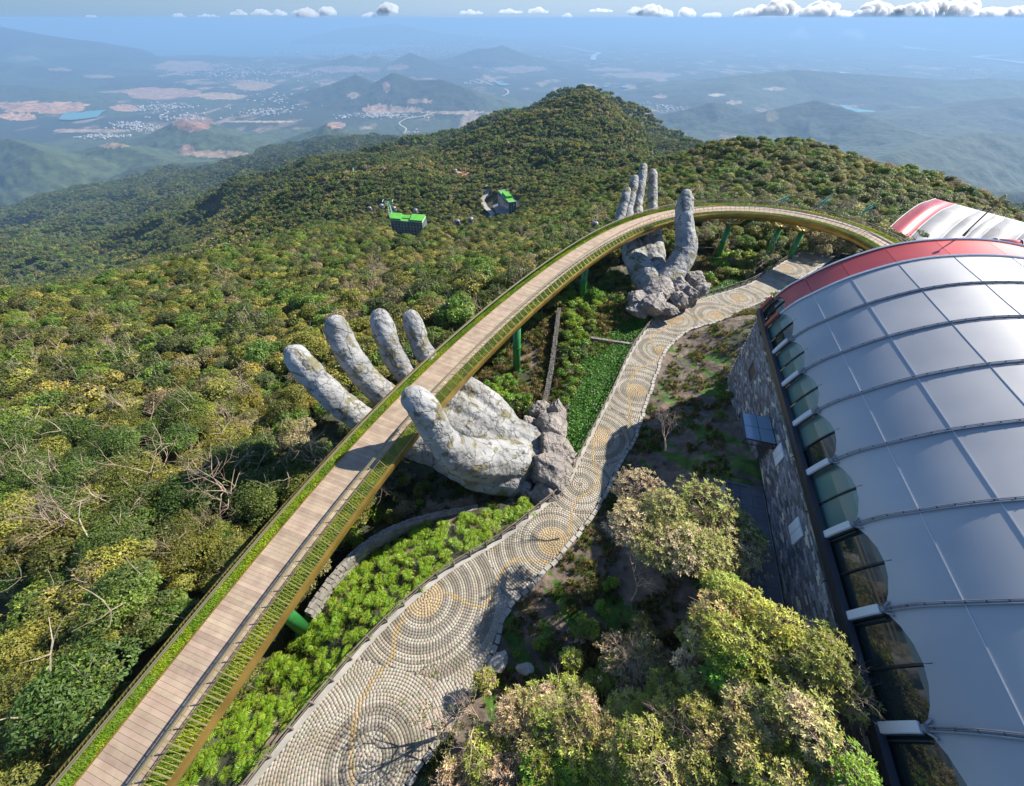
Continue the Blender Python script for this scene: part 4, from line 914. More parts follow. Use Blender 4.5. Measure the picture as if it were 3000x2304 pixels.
for i, (x, y, zc_, sx, sy, sz) in enumerate([(1930,860,53,2.6,2.2,1.9),(1915,895,51.5,2.2,1.8,1.4),(1985,850,54,2.1,2.2,1.9),(2030,822,56,1.7,1.8,1.5),(2045,850,55,1.3,1.4,1.4),(1872,885,52.5,1.7,1.6,1.6),(1868,910,51.5,1.8,1.3,.9),(1985,880,52.5,1.9,1.4,1.5),(2010,870,53.5,1.6,1.5,1.6),(1945,905,51.5,2.0,1.2,.9)]):
    p = np.array(B(x, y, zc_)) - np.array(rg.location); rock('rock', p, (sx, sy, sz), 940 + i, None, i, parent=rg)
rock('boulder', A(1460, 1945, -6.6), (.75, .5, .35), 960, 'pale tan boulder half buried at the right edge of the paved path', .6, 'concrete', cat='boulder')
rock('boulder', A(1540, 1960, -6.4), (.5, .35, .3), 961, 'small pale boulder behind the tan one beside the paved path', .2, 'concrete', cat='boulder')

# ------------------------------------------------------------------ paved path with setts
path = empty('paved_path', (*A(1500, 1700, -7)[:2], -7)); tag(path, kind='structure'); PLC = Vector(path.location)
V = [(p[0], p[1], -7.04) for p in PATH_POLY]; nL = len(PL); nR = len(PR); V2 = []; F2 = []
npt = 60
def resamp(P, n):
    P = np.array(P); s = np.concatenate([[0], np.cumsum(np.linalg.norm(np.diff(P, axis=0), axis=1))]); q = np.linspace(0, s[-1], n)
    return np.stack([np.interp(q, s, P[:, 0]), np.interp(q, s, P[:, 1])], 1)
PLr = np.array([c for c in cr2(PL, 5)]); PRr = np.array([c for c in cr2(PR, 5)])
PLs, PRs = resamp(PLr, npt), resamp(PRr, npt)
for a, b2 in zip(PLs, PRs): V2 += [(*a, -7.035), (*b2, -7.035), (*a, -7.35), (*b2, -7.35)]
for i in range(npt - 1):
    k = 4 * i; F2 += [(k, k + 1, k + 5, k + 4), (k, k + 4, k + 6, k + 2), (k + 1, k + 3, k + 7, k + 5)]
child('bedding', new_mesh('bedding', V2, F2, M['bedding']), None, path, PLC)
PPOLY = [tuple(p) for p in PLs] + [tuple(p) for p in PRs[::-1]]
centres = [(1245,1754),(1619,1587),(1745,1279),(1865,1144),(1939,1027),(1976,936),(2099,926),(2165,872),(1080,2230),(2300,785),(2420,728),(1700,1420)]
CW = [np.array(A(x, y, -7)[:2]) for x, y in centres]
cut = [1.25, 1.3, 1.15, 1.1, .9, 1.0, 1.0, 1.0, .0, 1, 1, .0]
curve = [np.array(A(x, y, -7)[:2]) for x, y in cr2([(1030,2304),(1035,2130),(1085,2000),(1145,1930),(1165,1840),(1245,1740),(1300,1735),(1390,1775),(1430,1760),(1480,1660),(1530,1640),(1660,1650),(1670,1560),(1680,1480),(1740,1430),(1752,1390),(1735,1330),(1760,1262),(1830,1270),(1845,1190),(1840,1130),(1870,1080),(1900,1068),(1935,1040),(1905,990),(1960,955),(1985,930),(2060,935),(2110,905),(2170,880)], 5)]
crng = np.random.default_rng(5)
bands = []
for i in range(len(CW)):
    r = cut[i]; r_max = r + crng.uniform(3.2, 4.2); b_ = [(r, 0)]; kq = 1; wl = list(crng.permutation([.55, .3, .16, .45, .62, .25]))
    while r < 9:
        r += (wl.pop() if wl else .5) if kq == 1 else crng.uniform(.34, .62)
        b_.append((r, kq if r < r_max else 2)); kq = 3 - kq
    bands.append(b_)
ORG = np.array([.38,.285,.165]); GRY = np.array([.235,.205,.16]); PAL_ = np.array([.37,.325,.255])
mbv, mbc, mbf = [], [], []; vb = 0
CWa = np.array(CW)
def sett(cx_, cy_, tx_, ty_, l, w, colr):
    global vb
    h = -7.0 + crng.uniform(-.003, .003); rx_, ry_ = ty_, -tx_
    for (sx_, sy_) in ((-1,-1),(1,-1),(1,1),(-1,1)): mbv.append((cx_ + tx_*sx_*l*.495 + rx_*sy_*w*.493, cy_ + ty_*sx_*l*.495 + ry_*sy_*w*.493, h))
    for (sx_, sy_) in ((-1,-1),(1,-1),(1,1),(-1,1)): mbv.append((cx_ + tx_*sx_*l*.5 + rx_*sy_*w*.5, cy_ + ty_*sx_*l*.5 + ry_*sy_*w*.5, h - .006))
    b = vb; mbf.extend([(b,b+1,b+2,b+3),(b,b+4,b+5,b+1),(b+1,b+5,b+6,b+2),(b+2,b+6,b+7,b+3),(b+3,b+7,b+4,b)]); vb += 8
    mbc.extend([colr] * 5)
for i, C0 in enumerate(CW):
    r = .09
    while r < 8.5:
        n = max(4, int(2 * math.pi * r / .20)); an = (np.arange(n) + crng.uniform()) / n * 2 * math.pi
        X_ = C0[0] + r * np.cos(an); Y_ = C0[1] + r * np.sin(an)
        d2 = ((X_[:, None] - CWa[None, :, 0]) ** 2 + (Y_[:, None] - CWa[None, :, 1]) ** 2); own = d2.argmin(1) == i
        ins = inpoly(X_, Y_, PPOLY) & own
        if ins.any():
            dc, _ = seg_dist(X_, Y_, curve); kd = next((k for rr__, k in bands[i] if r < rr__), 2)
            bc = [ORG, GRY, PAL_][kd]
            for j in np.nonzero(ins)[0]:
                c = np.array([.38,.28,.15]) if (dc[j] < .13 and kd) else bc
                c = c * crng.uniform(.86, 1.12) * (1 + crng.normal(0, .03, 3))
                sett(X_[j], Y_[j], -math.sin(an[j]), math.cos(an[j]), 2 * math.pi * r / n, .172, tuple(np.clip(c, .02, .8)))
        r += .175
o = child('sett', new_mesh('sett', np.array(mbv), np.array(mbf), M['sett'], np.array(mbc)), None, path, PLC); o['kind'] = 'stuff'
print('setts', len(mbf) // 5)
kb = MB(); kb.box((0, 0, 0), (.52, .3, .24)); KM = kb.mesh('kerb_stone', M['concrete'])
sR = np.concatenate([[0], np.cumsum(np.linalg.norm(np.diff(PRr, axis=0), axis=1))])
q = .5
while q < sR[-1] - 4:
    p = np.array([np.interp(q, sR, PRr[:, k]) for k in (0, 1)]); p2 = np.array([np.interp(q + .3, sR, PRr[:, k]) for k in (0, 1)]); t = (p2 - p) / np.linalg.norm(p2 - p)
    jit = random.choice((0, .1)); child('kerb_stone', KM, frame((p[0] + t[1] * (.12 + jit), p[1] - t[0] * (.12 + jit), -7.02), (t[0], t[1], 0), (-t[1], t[0], 0)), path, PLC); q += .6
# pale edge strip and fence on the garden side
def strip(P, o0, o1, z, name, m, parent=None, off=None):
    P = np.array(P); V = []; F = []
    for i in range(len(P)):
        d = P[min(i + 1, len(P) - 1)] - P[max(i - 1, 0)]; d = d / (np.linalg.norm(d) + 1e-9); n = np.array([-d[1], d[0]])
        a = P[i] + n * o0; b2 = P[i] + n * o1; V += [(a[0], a[1], z), (b2[0], b2[1], z), (a[0], a[1], z - .7), (b2[0], b2[1], z - .7)]
        if i: k = 4 * (i - 1); F += [(k, k + 1, k + 5, k + 4), (k + 1, k + 3, k + 7, k + 5), (k, k + 4, k + 6, k + 2)]
    return new_mesh(name, V, F, m)
child('edge_kerb', strip(PLr, -.02, .34, -6.985, 'edge_kerb', M['concrete']), None, path, PLC)
fence = empty('timber_fence', (PLr[10][0], PLr[10][1], -7), label='dark timber post and rail fence along the garden side of the paved path', cat='fence'); FL = Vector(fence.location)
sL = np.concatenate([[0], np.cumsum(np.linalg.norm(np.diff(PLr, axis=0), axis=1))])
def pl_(q, off):
    p = np.array([np.interp(q, sL, PLr[:, k]) for k in (0, 1)]); p2 = np.array([np.interp(q + .3, sL, PLr[:, k]) for k in (0, 1)]); t = (p2 - p) / (np.linalg.norm(p2 - p) + 1e-9); return p + np.array([-t[1], t[0]]) * off, t
pb = MB(); pb.tube([(0, 0, -.2), (0.03, 0, .45), (0, 0.02, .95)], [.065, .06, .055], 6); PBM = pb.mesh('post', M['wood'])
q = .4; prev = None
while q < sL[-1] - 3:
    p, t = pl_(q, .22); child('post', PBM, frame((p[0], p[1], -7), (t[0], t[1], 0), (-t[1], t[0], 0)), fence, FL)
    if prev is not None:
        for zz, rr__ in ((-6.12, .045), (-6.5, .035)):
            rb = MB(); mid = (prev + p) / 2
            rb.tube([(*prev, zz + random.uniform(-.03, .03)), (mid[0], mid[1], zz + random.uniform(-.04, .05)), (*p, zz + random.uniform(-.03, .03))], rr__, 5)
            child('rail', rb.mesh('rail', M['wood']), None, fence, FL)
    prev = p; q += 1.35

# ------------------------------------------------------------------ garden walls
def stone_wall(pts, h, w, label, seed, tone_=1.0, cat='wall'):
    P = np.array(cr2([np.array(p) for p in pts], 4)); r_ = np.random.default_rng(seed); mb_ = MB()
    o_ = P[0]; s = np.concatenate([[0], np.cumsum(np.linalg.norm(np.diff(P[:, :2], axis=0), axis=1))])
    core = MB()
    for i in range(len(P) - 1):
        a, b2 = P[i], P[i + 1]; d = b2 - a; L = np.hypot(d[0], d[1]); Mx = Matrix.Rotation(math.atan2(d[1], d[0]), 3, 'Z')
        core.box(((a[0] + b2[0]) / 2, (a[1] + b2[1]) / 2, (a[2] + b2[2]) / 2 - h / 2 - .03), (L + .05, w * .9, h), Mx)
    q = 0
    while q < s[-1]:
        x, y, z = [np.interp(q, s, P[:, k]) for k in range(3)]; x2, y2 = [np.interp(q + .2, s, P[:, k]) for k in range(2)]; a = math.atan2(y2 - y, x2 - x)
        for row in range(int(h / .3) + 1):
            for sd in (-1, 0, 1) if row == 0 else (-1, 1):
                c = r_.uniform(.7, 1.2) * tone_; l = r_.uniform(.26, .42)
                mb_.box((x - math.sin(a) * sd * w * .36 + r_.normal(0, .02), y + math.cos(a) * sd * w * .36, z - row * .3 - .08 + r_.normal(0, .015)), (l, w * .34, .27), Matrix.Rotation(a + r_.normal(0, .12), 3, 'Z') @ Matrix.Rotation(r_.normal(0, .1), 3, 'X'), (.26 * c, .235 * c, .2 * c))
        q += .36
    e = empty('garden_wall', tuple(o_), label=label, cat=cat)
    for nm, b_, mm in (('core', core, 'concrete'), ('stone', mb_, 'tile')):
        o = link(nm, b_.mesh(nm, M[mm]), e); o.location = -Vector(e.location)
        if nm == 'stone': o['kind'] = 'stuff'
stone_wall([A(905,1790,-8.3), A(960,1710,-8.2), A(1030,1630,-8.1), A(1110,1570,-8.1), A(1200,1530,-8.2), A(1300,1505,-8.2), A(1400,1487,-8.3)], .9, .5, 'curved rubble stone wall between the fern shrubs and the hand pit', 31)
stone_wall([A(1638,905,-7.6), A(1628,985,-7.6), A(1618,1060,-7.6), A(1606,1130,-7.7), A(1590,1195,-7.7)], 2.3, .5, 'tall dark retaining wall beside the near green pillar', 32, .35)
stone_wall([A(1735,990,-7.0), A(1795,1000,-7.0), A(1852,1008,-7.0)], .6, .3, 'low tan stone wall crossing the ivy bed up to the path', 33)
# ------------------------------------------------------------------ hall with vaulted membrane roof
def HP(d, t, z): return (NX[0] * d + AX[0] * t, NX[1] * d + AX[1] * t, z)
raw = [(15.3,-3.2),(15.55,-2.4),(15.75,-1.5),(16.26,0),(17.05,1.45),(18.0,2.5),(19.1,3.65),(20.2,4.6),(21.5,5.5),(22.9,6.3),(24.5,6.95),(26.2,7.38),(28.1,7.68),(30,7.8)]
raw = raw + [(60 - d, z) for d, z in raw[-2::-1]]
prof = np.array([(d * .8, 4.4 + .8 * z) for d, z in cr2(raw, 5)])
pa = np.concatenate([[0], np.cumsum(np.linalg.norm(np.diff(prof, axis=0), axis=1))])
aE = pa[np.argmin(np.abs(prof[:, 0] - 16.26 * .8) + (prof[:, 1] > 8) * 9)]; aF = pa[-1] - aE
def PRF(a, off=0.0):
    d = np.interp(a, pa, prof[:, 0]); z = np.interp(a, pa, prof[:, 1])
    if off:
        d2 = np.interp(a + .1, pa, prof[:, 0]) - np.interp(a - .1, pa, prof[:, 0]); z2 = np.interp(a + .1, pa, prof[:, 1]) - np.interp(a - .1, pa, prof[:, 1]); L = math.hypot(d2, z2)
        d = d - z2 / L * off; z = z + d2 / L * off
    return d, z
seamd = [18.0, 20.15, 22.9, 26.25, 29.9]
sa = [aE] + [float(np.interp(d * .8, prof[:len(prof)//2 + 1, 0][np.argsort(prof[:len(prof)//2 + 1, 0])], pa[:len(prof)//2 + 1][np.argsort(prof[:len(prof)//2 + 1, 0])])) for d in seamd]
while sa[-1] + 2.75 < aF - 1: sa.append(sa[-1] + 2.75)
sa.append(aF)
hall = empty('exhibition_hall', HP(12.4, 14, -2), label='long hall with silver and red vaulted membrane roof above a slate tiled wall', cat='hall'); HL = Vector(hall.location)
TS = [35.95, 33.19] + [33.19 - 3.9 * k for k in range(1, 12)]
mred = M['roofred']
for k in range(len(TS) - 1):
    t1, t0 = TS[k], TS[k + 1]
    for j in range(len(sa) - 1):
        a0, a1 = sa[j], sa[j + 1]; na, nt_ = 6, 7; V = []; F = []
        for ia in range(na):
            for it in range(nt_):
                u = it / (nt_ - 1); t = t1 + (t0 - t1) * u; fa_ = ia / (na - 1)
                lo = a0 + (.62 * math.sin(math.pi * u) ** .85 if j == 0 else 0.012)
                a = lo + (a1 - .012 - lo) * fa_
                d, z = PRF(a, .05 - .022 * math.sin(math.pi * u))
                V.append(HP(d, t, z))
        for ia in range(na - 1):
            for it in range(nt_ - 1):
                q = ia * nt_ + it; F.append((q, q + 1, q + nt_ + 1, q + nt_))
        o = child('roof_panel', new_mesh('roof_panel', V, F, mred if k == 0 else M['roof'], None, True), None, hall, HL)
        so = o.modifiers.new('thick', 'SOLIDIFY'); so.thickness = .03; so.offset = -1
        es = o.modifiers.new('edges', 'EDGE_SPLIT'); es.split_angle = R(40)
        if k == 0: o['label'] = 'red roof panel'
    # white welded seams along the axis
    if k:
        for j in range(1, len(sa) - 1):
            mb_ = MB(); mb_.tube([HP(*(lambda q: (q[0], t, q[1]))(PRF(sa[j], .06 - .022 * math.sin(math.pi * (t1 - t) / (t1 - t0))))) for t in np.linspace(t1, t0, 7)], .02, 4)
            child('seam', mb_.mesh('seam', M['seam']), None, hall, HL)
aG = 0.25
for k, t in enumerate(TS):
    arc = np.linspace(aE, aF, 60)
    mb_ = MB()
    for dt in (-.07, .07): mb_.tube([HP(PRF(a, .13)[0], t + dt, PRF(a, .13)[1]) for a in arc], .028, 5)
    mb_.tube([HP(PRF(a, .09)[0], t, PRF(a, .09)[1]) for a in arc], .05, 4)
    rib = child('rib', mb_.mesh('rib', M['white'] if k < 2 else M['steel']), None, hall, HL)
    if k >= 2:
        bo = MB()
        for a in np.arange(aE + .3, aE + 14, .55): bo.tube([HP(PRF(a, .12)[0], t, PRF(a, .12)[1]), HP(PRF(a, .2)[0], t, PRF(a, .2)[1])], .022, 6)
        o = link('bolt', bo.mesh('bolt', M['black'])); o.parent = rib; o['kind'] = 'stuff'
        pm_ = MB(); d_, z_ = PRF(aE + .05, .12)
        for dt in (-.28, .28):
            pm_.tube([HP(d_, t + dt * .4, z_), HP(PRF(aE + .3, .13)[0], t + dt, PRF(aE + .3, .13)[1])], .05, 5)
        pm_.tube([HP(PRF(aE - .22, .1)[0], t, PRF(aE - .22, .1)[1]), HP(PRF(aE + .12, .18)[0], t, PRF(aE + .12, .18)[1])], .13, 8)
        child('node_plate', pm_.mesh('node_plate', M['steel']), None, hall, HL)
    bm_ = MB(); ar = np.linspace(aG + .62, aE - .05, 8)
    V = []; F = []
    for i, a in enumerate(ar):
        for dt, of in ((-.17, .32), (.17, .32), (.17, .2), (-.17, .2)):
            d, z = PRF(a, of); V.append(HP(d, t + dt, z))
        if i: b = 4 * (i - 1); F += [(b, b+1, b+5, b+4), (b+1, b+2, b+6, b+5), (b+2, b+3, b+7, b+6), (b+3, b, b+4, b+7)]
    F += [(0, 3, 2, 1), (len(V)-4, len(V)-3, len(V)-2, len(V)-1)]
    child('beam_cap', new_mesh('beam_cap', V, F, M['redframe'] if k < 2 else M['seam']), None, hall, HL)
    m_ = MB(); m_.tube([HP(PRF(a, .1)[0], t - .1, PRF(a, .1)[1]) for a in ar], .09, 5); m_.tube([HP(PRF(a, .05)[0], t - .3, PRF(a, .05)[1]) for a in ar], .035, 4); child('beam_web', m_.mesh('beam_web', M['black']), None, hall, HL)
# glazing following the curve behind the beams
for k in range(len(TS) - 1):
    t1, t0 = TS[k], TS[k + 1]; tm = (t1 + t0) / 2
    for ta, tb2 in ((t1, tm), (tm, t0)):
        V = []; F = []; ar = np.linspace(aG, aE + 1.0, 6)
        for i, a in enumerate(ar):
            d, z = PRF(a, -.06); V += [HP(d, ta - .05, z), HP(d, tb2 + .05, z)]
            if i: F.append((2*i-2, 2*i-1, 2*i+1, 2*i))
        child('glass_pane', new_mesh('glass_pane', V, F, M['blind'] if (k in (1, 2, 3, 4) and ta == t1 or k in (2, 3, 5)) else M['glass']), None, hall, HL)
    m_ = MB(); m_.tube([HP(*(lambda q: (q[0], tm, q[1]))(PRF(a, 0.0))) for a in np.linspace(aG, aE + .9, 6)], .045, 4); child('mullion', m_.mesh('mullion', M['black']), None, hall, HL)
gv = [HP(*(lambda q: (q[0], T1g, q[1]))(PRF(a, -.05))) for T1g in (TS[0] - .05,) for a in np.linspace(aG, pa[-1] - aG, 40)]
gb = [(p[0], p[1], 2.4) for p in gv]; child('gable', new_mesh('gable', gv + gb, [(i, i + 1, 41 + i, 40 + i) for i in range(39)], M['glass']), None, hall, HL)
zG = PRF(aG)[1]
m_ = MB(); T0, T1 = TS[-1], TS[0]
ang = math.atan2(AX[1], AX[0]); RZ = Matrix.Rotation(ang, 3, 'Z')
m_.box(HP(12.28, (T0 + T1) / 2, 2.98), (T1 - T0 + .4, .30, .34), RZ); m_.box(HP(12.22, (T0 + T1) / 2, 2.66), (T1 - T0 + .4, .14, .2), RZ)
child('gutter', m_.mesh('gutter', M['black']), None, hall, HL)
DW = 12.40; WT, WB = 2.56, -1.95
m_ = MB()
m_.box(HP(DW + .22, (T0 + 23) / 2, (WT + WB) / 2), (23 - T0, .3, WT - WB), RZ); m_.box(HP(DW + .22, (36 + 23) / 2, (WT - 5) / 2), (13, .3, WT + 5), RZ)
m_.box(HP(DW + 12, (T0 + T1) / 2 , 2.4), (T1 - T0 - .4, 22, .15), RZ)
m_.box(HP(47.6 * .8 - 2.4 + 0, (T0 + T1) / 2, 0), (T1 - T0, .3, 7), RZ)
child('wall', m_.mesh('wall', M['terrace']), None, hall, HL)
# slate tiles on the wall, long side level
def wallpt(x, y, d=DW):
    r = ray(x, y); k = d / (r[0] * NX[0] + r[1] * NX[1]); p = r * k + np.array([0, 0, CAMZ]); return p[0] * AX[0] + p[1] * AX[1], p[2]
door_t, _ = wallpt(2245, 1300); win_t, win_z = wallpt(2205, 1090)
print('door', door_t, 'win', win_t, win_z)
tl, th_ = .50, .165; tiles = []; r_ = np.random.default_rng(77)
creams = set()
nrow = int((WT + 5.2) / th_); ncol = int((36 - T0) / tl)
for row in range(nrow):
    for c_ in range(ncol):
        if r_.random() < .03: creams.add((row, c_)); creams.add((row + 1, c_))
for row in range(nrow):
    z = WT - th_ * (row + .5)
    for c_ in range(ncol):
        t = T0 + tl * (c_ + .5 + .5 * (row % 2) + .0); 
        if z < WB and t < 23: continue
        if abs(t - door_t) < .9 and z < .35: continue
        if abs(t - win_t) < 1.0 and abs(z - win_z) < .75: continue
        if (row, c_) in creams: c = np.array([.62, .56, .43]) * r_.uniform(.85, 1.1)
        else:
            v = r_.choice([.10, .15, .2, .28, .36], p=[.2, .3, .25, .17, .08]) * r_.uniform(.8, 1.2); c = np.array([v, v * 1.02, v * 1.1])
        tiles.append((t, z, tuple(c)))
tiles.sort(key=lambda q: abs(q[0] - 9.5))
tb_m = MB(); tb_m.box((0, 0, 0), (tl - .02, .06, th_ - .015)); TM = tb_m.mesh('wall_tile', M['tileobj']); rest_ = MB()
for i, (t, z, c) in enumerate(tiles):
    pr = random.uniform(.0, .03); P = HP(DW + .04 - pr, t, z)
    if i < 298:
        o = child('wall_tile', TM, Matrix.Translation(P) @ RZ.to_4x4(), hall, HL); o.color = (*c, 1)
    else: rest_.box(P, (tl - .02, .06, th_ - .015), RZ, c)
child('wall_tile', rest_.mesh('wall_tile_rest', M['tile']), None, hall, HL)['kind'] = 'stuff'
# window, door, panels, wall lamp
m_ = MB(); 
m_.box(HP(DW + .06, win_t, win_z), (1.9, .08, 1.35), RZ); o = child('window', m_.mesh('window', M['black']), None, hall, HL)
m_ = MB()
for dz in (-.7, .7): m_.box(HP(DW - .03, win_t, win_z + dz), (2.1, .14, .08), RZ)
for dt in (-1.0, 1.0): m_.box(HP(DW - .03, win_t + dt, win_z), (.08, .14, 1.4), RZ)
q = link('frame', m_.mesh('frame', M['concrete'])); q.parent = o; q.matrix_basis = Matrix.Identity(4)
m_ = MB(); m_.box(HP(DW + .05, door_t, -.8), (1.7, .08, 2.2), RZ); child('doorway', m_.mesh('doorway', M['black']), None, hall, HL)
for (x, y) in ((2281, 1332), (2331, 1556)):
    t, z = wallpt(x, y, DW - .06); m_ = MB()
    for dt in (-.31, .31): m_.box(HP(DW - .06, t + dt, z), (.58, .08, 1.15), RZ)
    o = child('white_panel', m_.mesh('white_panel', M['white']), None, hall, HL)
t, z = wallpt(2283, 1240, DW - .1); m_ = MB(); m_.tube([HP(DW - .1, t, z + .1), HP(DW - .35, t, z + .12), HP(DW - .36, t, z - .22)], [.05, .07, .12], 8); child('wall_light', m_.mesh('wall_light', M['steel']), None, hall, HL)
# canopy over the door
cz0 = .75; tc = door_t + .1
m_ = MB()
cor = [(DW - .05, tc - 1.3), (DW - .05, tc + 1.3), (DW - 2.0, tc + 1.3), (DW - 2.0, tc - 1.3)]
for i in range(4):
    a, b2 = cor[i], cor[(i + 1) % 4]; m_.tube([HP(*a, cz0), HP(*b2, cz0)], .06, 4)
    m_.tube([HP(*a, cz0 - .45), HP(*b2, cz0 - .45)], .05, 4); m_.tube([HP(*a, cz0), HP(*a, cz0 - .45)], .05, 4)
m_.tube([HP(DW - .05, tc, cz0), HP(DW - 2.0, tc, cz0)], .045, 4); m_.tube([HP(DW - 1.0, tc - 1.3, cz0), HP(DW - 1, tc + 1.3, cz0)], .04, 4)
can = child('canopy', m_.mesh('canopy', M['black']), None, hall, HL)
for dd_, tt_ in ((-1.5, -.65), (-1.5, .65), (-.55, .65), (-.55, -.65)):
    m_ = MB(); m_.box(HP(DW + dd_, tc + tt_, cz0 + .05), (1.24, .9, .03), RZ); q = link('glass', m_.mesh('glass', M['paleglass'])); q.parent = can
# terrace
ter_ = empty('terrace', HP(11, 5, WB)); tag(ter_, kind='structure'); TL_ = Vector(ter_.location)
m_ = MB(); tt0, tt1 = T0, 19.6
t_ = tt0; kx_ = 0
SL = MB(); SL.box((0, 0, 0), (.88, .76, .06)); SLM = SL.mesh('paving_slab', M['terrace']); 
while t_ < tt1:
    for dd_ in (10.35, 11.13, 11.91):
        o = child('paving_slab', SLM, Matrix.Translation(HP(dd_, t_ + .45, WB - .03 + random.uniform(-.004, .004))) @ RZ.to_4x4(), ter_, TL_)
    t_ += .9
m_.box(HP(11.1, (tt0 + tt1) / 2, WB - 1.1), (tt1 - tt0, 2.6, 2.05), RZ); m_.box(HP(9.85, (tt0 + tt1) / 2, WB - .85), (tt1 - tt0, .22, 1.9), RZ)
child('base', m_.mesh('base', M['concrete']), None, ter_, TL_)
tf = empty('terrace_railing', HP(9.85, 17, WB), label='short dark steel railing on a white kerb at the far end of the hall terrace', cat='railing'); TFL = Vector(tf.location)
m_ = MB()
for z in (WB + .95, WB + .15): m_.tube([HP(9.85, 14.6, z), HP(9.85, 19.6, z), HP(11.2, 19.6, z)], .035, 5)
child('rail', m_.mesh('rail', M['black']), None, tf, TFL)
bb = MB(); bb.tube([(0, 0, 0), (0, 0, .95)], .018, 4); BBM = bb.mesh('baluster', M['black'])
for t_ in np.arange(14.6, 19.7, .16): child('baluster', BBM, Matrix.Translation(HP(9.85, t_, WB)), tf, TFL)
# lamp post on the roof crest
lb = at(2832, 679, 10.9); lp = empty('lamp_post', tuple(lb), label='slender dark lamp post with flame-shaped head on the red roof crest', cat='lamp post')
tip = Vector((.30, -.34, 2.50)); m_ = MB(); m_.tube([(0, 0, -.3), tuple(tip * .12), tuple(tip * .5), tuple(tip * .88)], [.09, .045, .05, .03], 7); link('pole', m_.mesh('pole', M['wood']), lp)
m_ = MB(); m_.tube([tuple(tip * .86), tuple(tip * .91), tuple(tip * .96), tuple(tip * 1.0), tuple(tip * 1.04)], [.04, .11, .14, .10, .02], 8); link('lantern', m_.mesh('lantern', M['goldrail'], True), lp)

# ------------------------------------------------------------------ far halls
def far_hall(A0, B0, offs, fracs, label, reds=(0,)):
    A0 = np.array(A0); B0 = np.array(B0); e = empty('vault_hall', tuple(A0), label=label, cat='hall')
    P = cr2([np.array(o) for o in offs], 5)
    for k in range(len(fracs) - 1):
        V = []; F = []
        for i, o in enumerate(P):
            for f in (fracs[k], fracs[k + 1]): V.append((B0 - A0) * f + o)
            if i: F.append((2*i-2, 2*i-1, 2*i+1, 2*i))
        o_ = link('roof_panel', new_mesh('roof_panel', V, F, M['roofred'] if k in reds else M['canvas'], None, True), e)
        so = o_.modifiers.new('thick', 'SOLIDIFY'); so.thickness = .06; so.offset = -1
        m_ = MB(); m_.tube([(B0 - A0) * fracs[k] + o + np.array([0, 0, .04]) for o in P], .07, 5); link('rib', m_.mesh('rib', M['white']), e)
    V = [tuple(o) for o in P] + [tuple(np.array([o[0], o[1], P[-1][2] - 3])) for o in P]; n = len(P)
    F = [(i, i + 1, n + i + 1, n + i) for i in range(n - 1)]; link('end_wall', new_mesh('end_wall', V, F, M['black']), e)
    V = [tuple(P[0]), tuple((B0 - A0) + P[0]), tuple((B0 - A0) + P[0] + np.array([0, 0, -6])), tuple(P[0] + np.array([0, 0, -6]))]
    link('side_wall', new_mesh('side_wall', V, [(0, 1, 2, 3)], M['wall_white']), e)
A0 = atd(2690, 601, 75); B0 = atd(3020, 694, 64.5)
o2 = atd(2640, 637, 72.6) - A0; o3 = atd(2588, 685, 69.5) - A0; side = np.array([o3[0], o3[1], 0])
far_hall(A0, B0, [o3, (o2 + np.array([0, 0, .0])), np.zeros(3), np.array([-o2[0] * 1.0, -o2[1], o2[2] * .7]), np.array([-o3[0], -o3[1], o3[2]])], [0, .22, .45, .6, .7, .93, 1.15, 1.5],
         'farther vaulted hall roof in red and silver panels behind the bridge end')
A1_ = atd(2925, 703, 58); B1_ = atd(3080, 712, 52)
p2 = atd(2905, 700, 59) - A1_
far_hall(A1_, B1_, [np.array([-3.2, -4, -4.5]), np.array([-1.6, -2.2, -1.4]), np.zeros(3), np.array([1.5, 2.4, -1.2]), np.array([2.5, 4, -4])], [0, .5, 1, 1.6], 'small red vaulted roof showing behind the big red roof band at the right edge', (0, 1, 2))

# ------------------------------------------------------------------ image point to ground
def og(pts):
    pts = np.array(pts, float); u = (pts[:, 0] - 1500) / FPX; v = (pts[:, 1] - 1152) / FPX
    D = np.stack([u, CP - v * SP, -SP - v * CP], 1); lo = np.full(len(pts), 8.0); hi = np.full(len(pts), 1500.0); done = np.zeros(len(pts), bool)
    ts = np.exp(np.linspace(math.log(10), math.log(1500), 90)); prev = np.full(len(pts), 10.0)
    for t in ts:
        P = D * t; b = (P[:, 2] + CAMZ < ground(P[:, 0], P[:, 1])) & ~done; lo[b] = prev[b]; hi[b] = t; done |= b; prev[:] = t
    for _ in range(9):
        m_ = (lo + hi) / 2; P = D * m_[:, None]; b = P[:, 2] + CAMZ < ground(P[:, 0], P[:, 1]); hi = np.where(b, m_, hi); lo = np.where(b, lo, m_)
    P = D * ((lo + hi) / 2)[:, None]; return np.stack([P[:, 0], P[:, 1], ground(P[:, 0], P[:, 1])], 1)
def region(poly, sp, jit=.45):
    W = [p[:2] for p in og(poly)]; xs = [w[0] for w in W]; ys = [w[1] for w in W]
    Xg, Yg = np.meshgrid(np.arange(min(xs), max(xs), sp), np.arange(min(ys), max(ys), sp)); Xg = Xg.ravel() + rng.uniform(-jit, jit, Xg.size) * sp; Yg = Yg.ravel() + rng.uniform(-jit, jit, Yg.size) * sp
    k = inpoly(Xg, Yg, W); Xg, Yg = Xg[k], Yg[k]; k = ~inpoly(Xg, Yg, PPOLY)
    if k.any():
        dd, _ = seg_dist(Xg, Yg, list(PLr)); k &= dd > .45
    Xg, Yg = Xg[k], Yg[k]; return np.stack([Xg, Yg, ground(Xg, Yg)], 1)

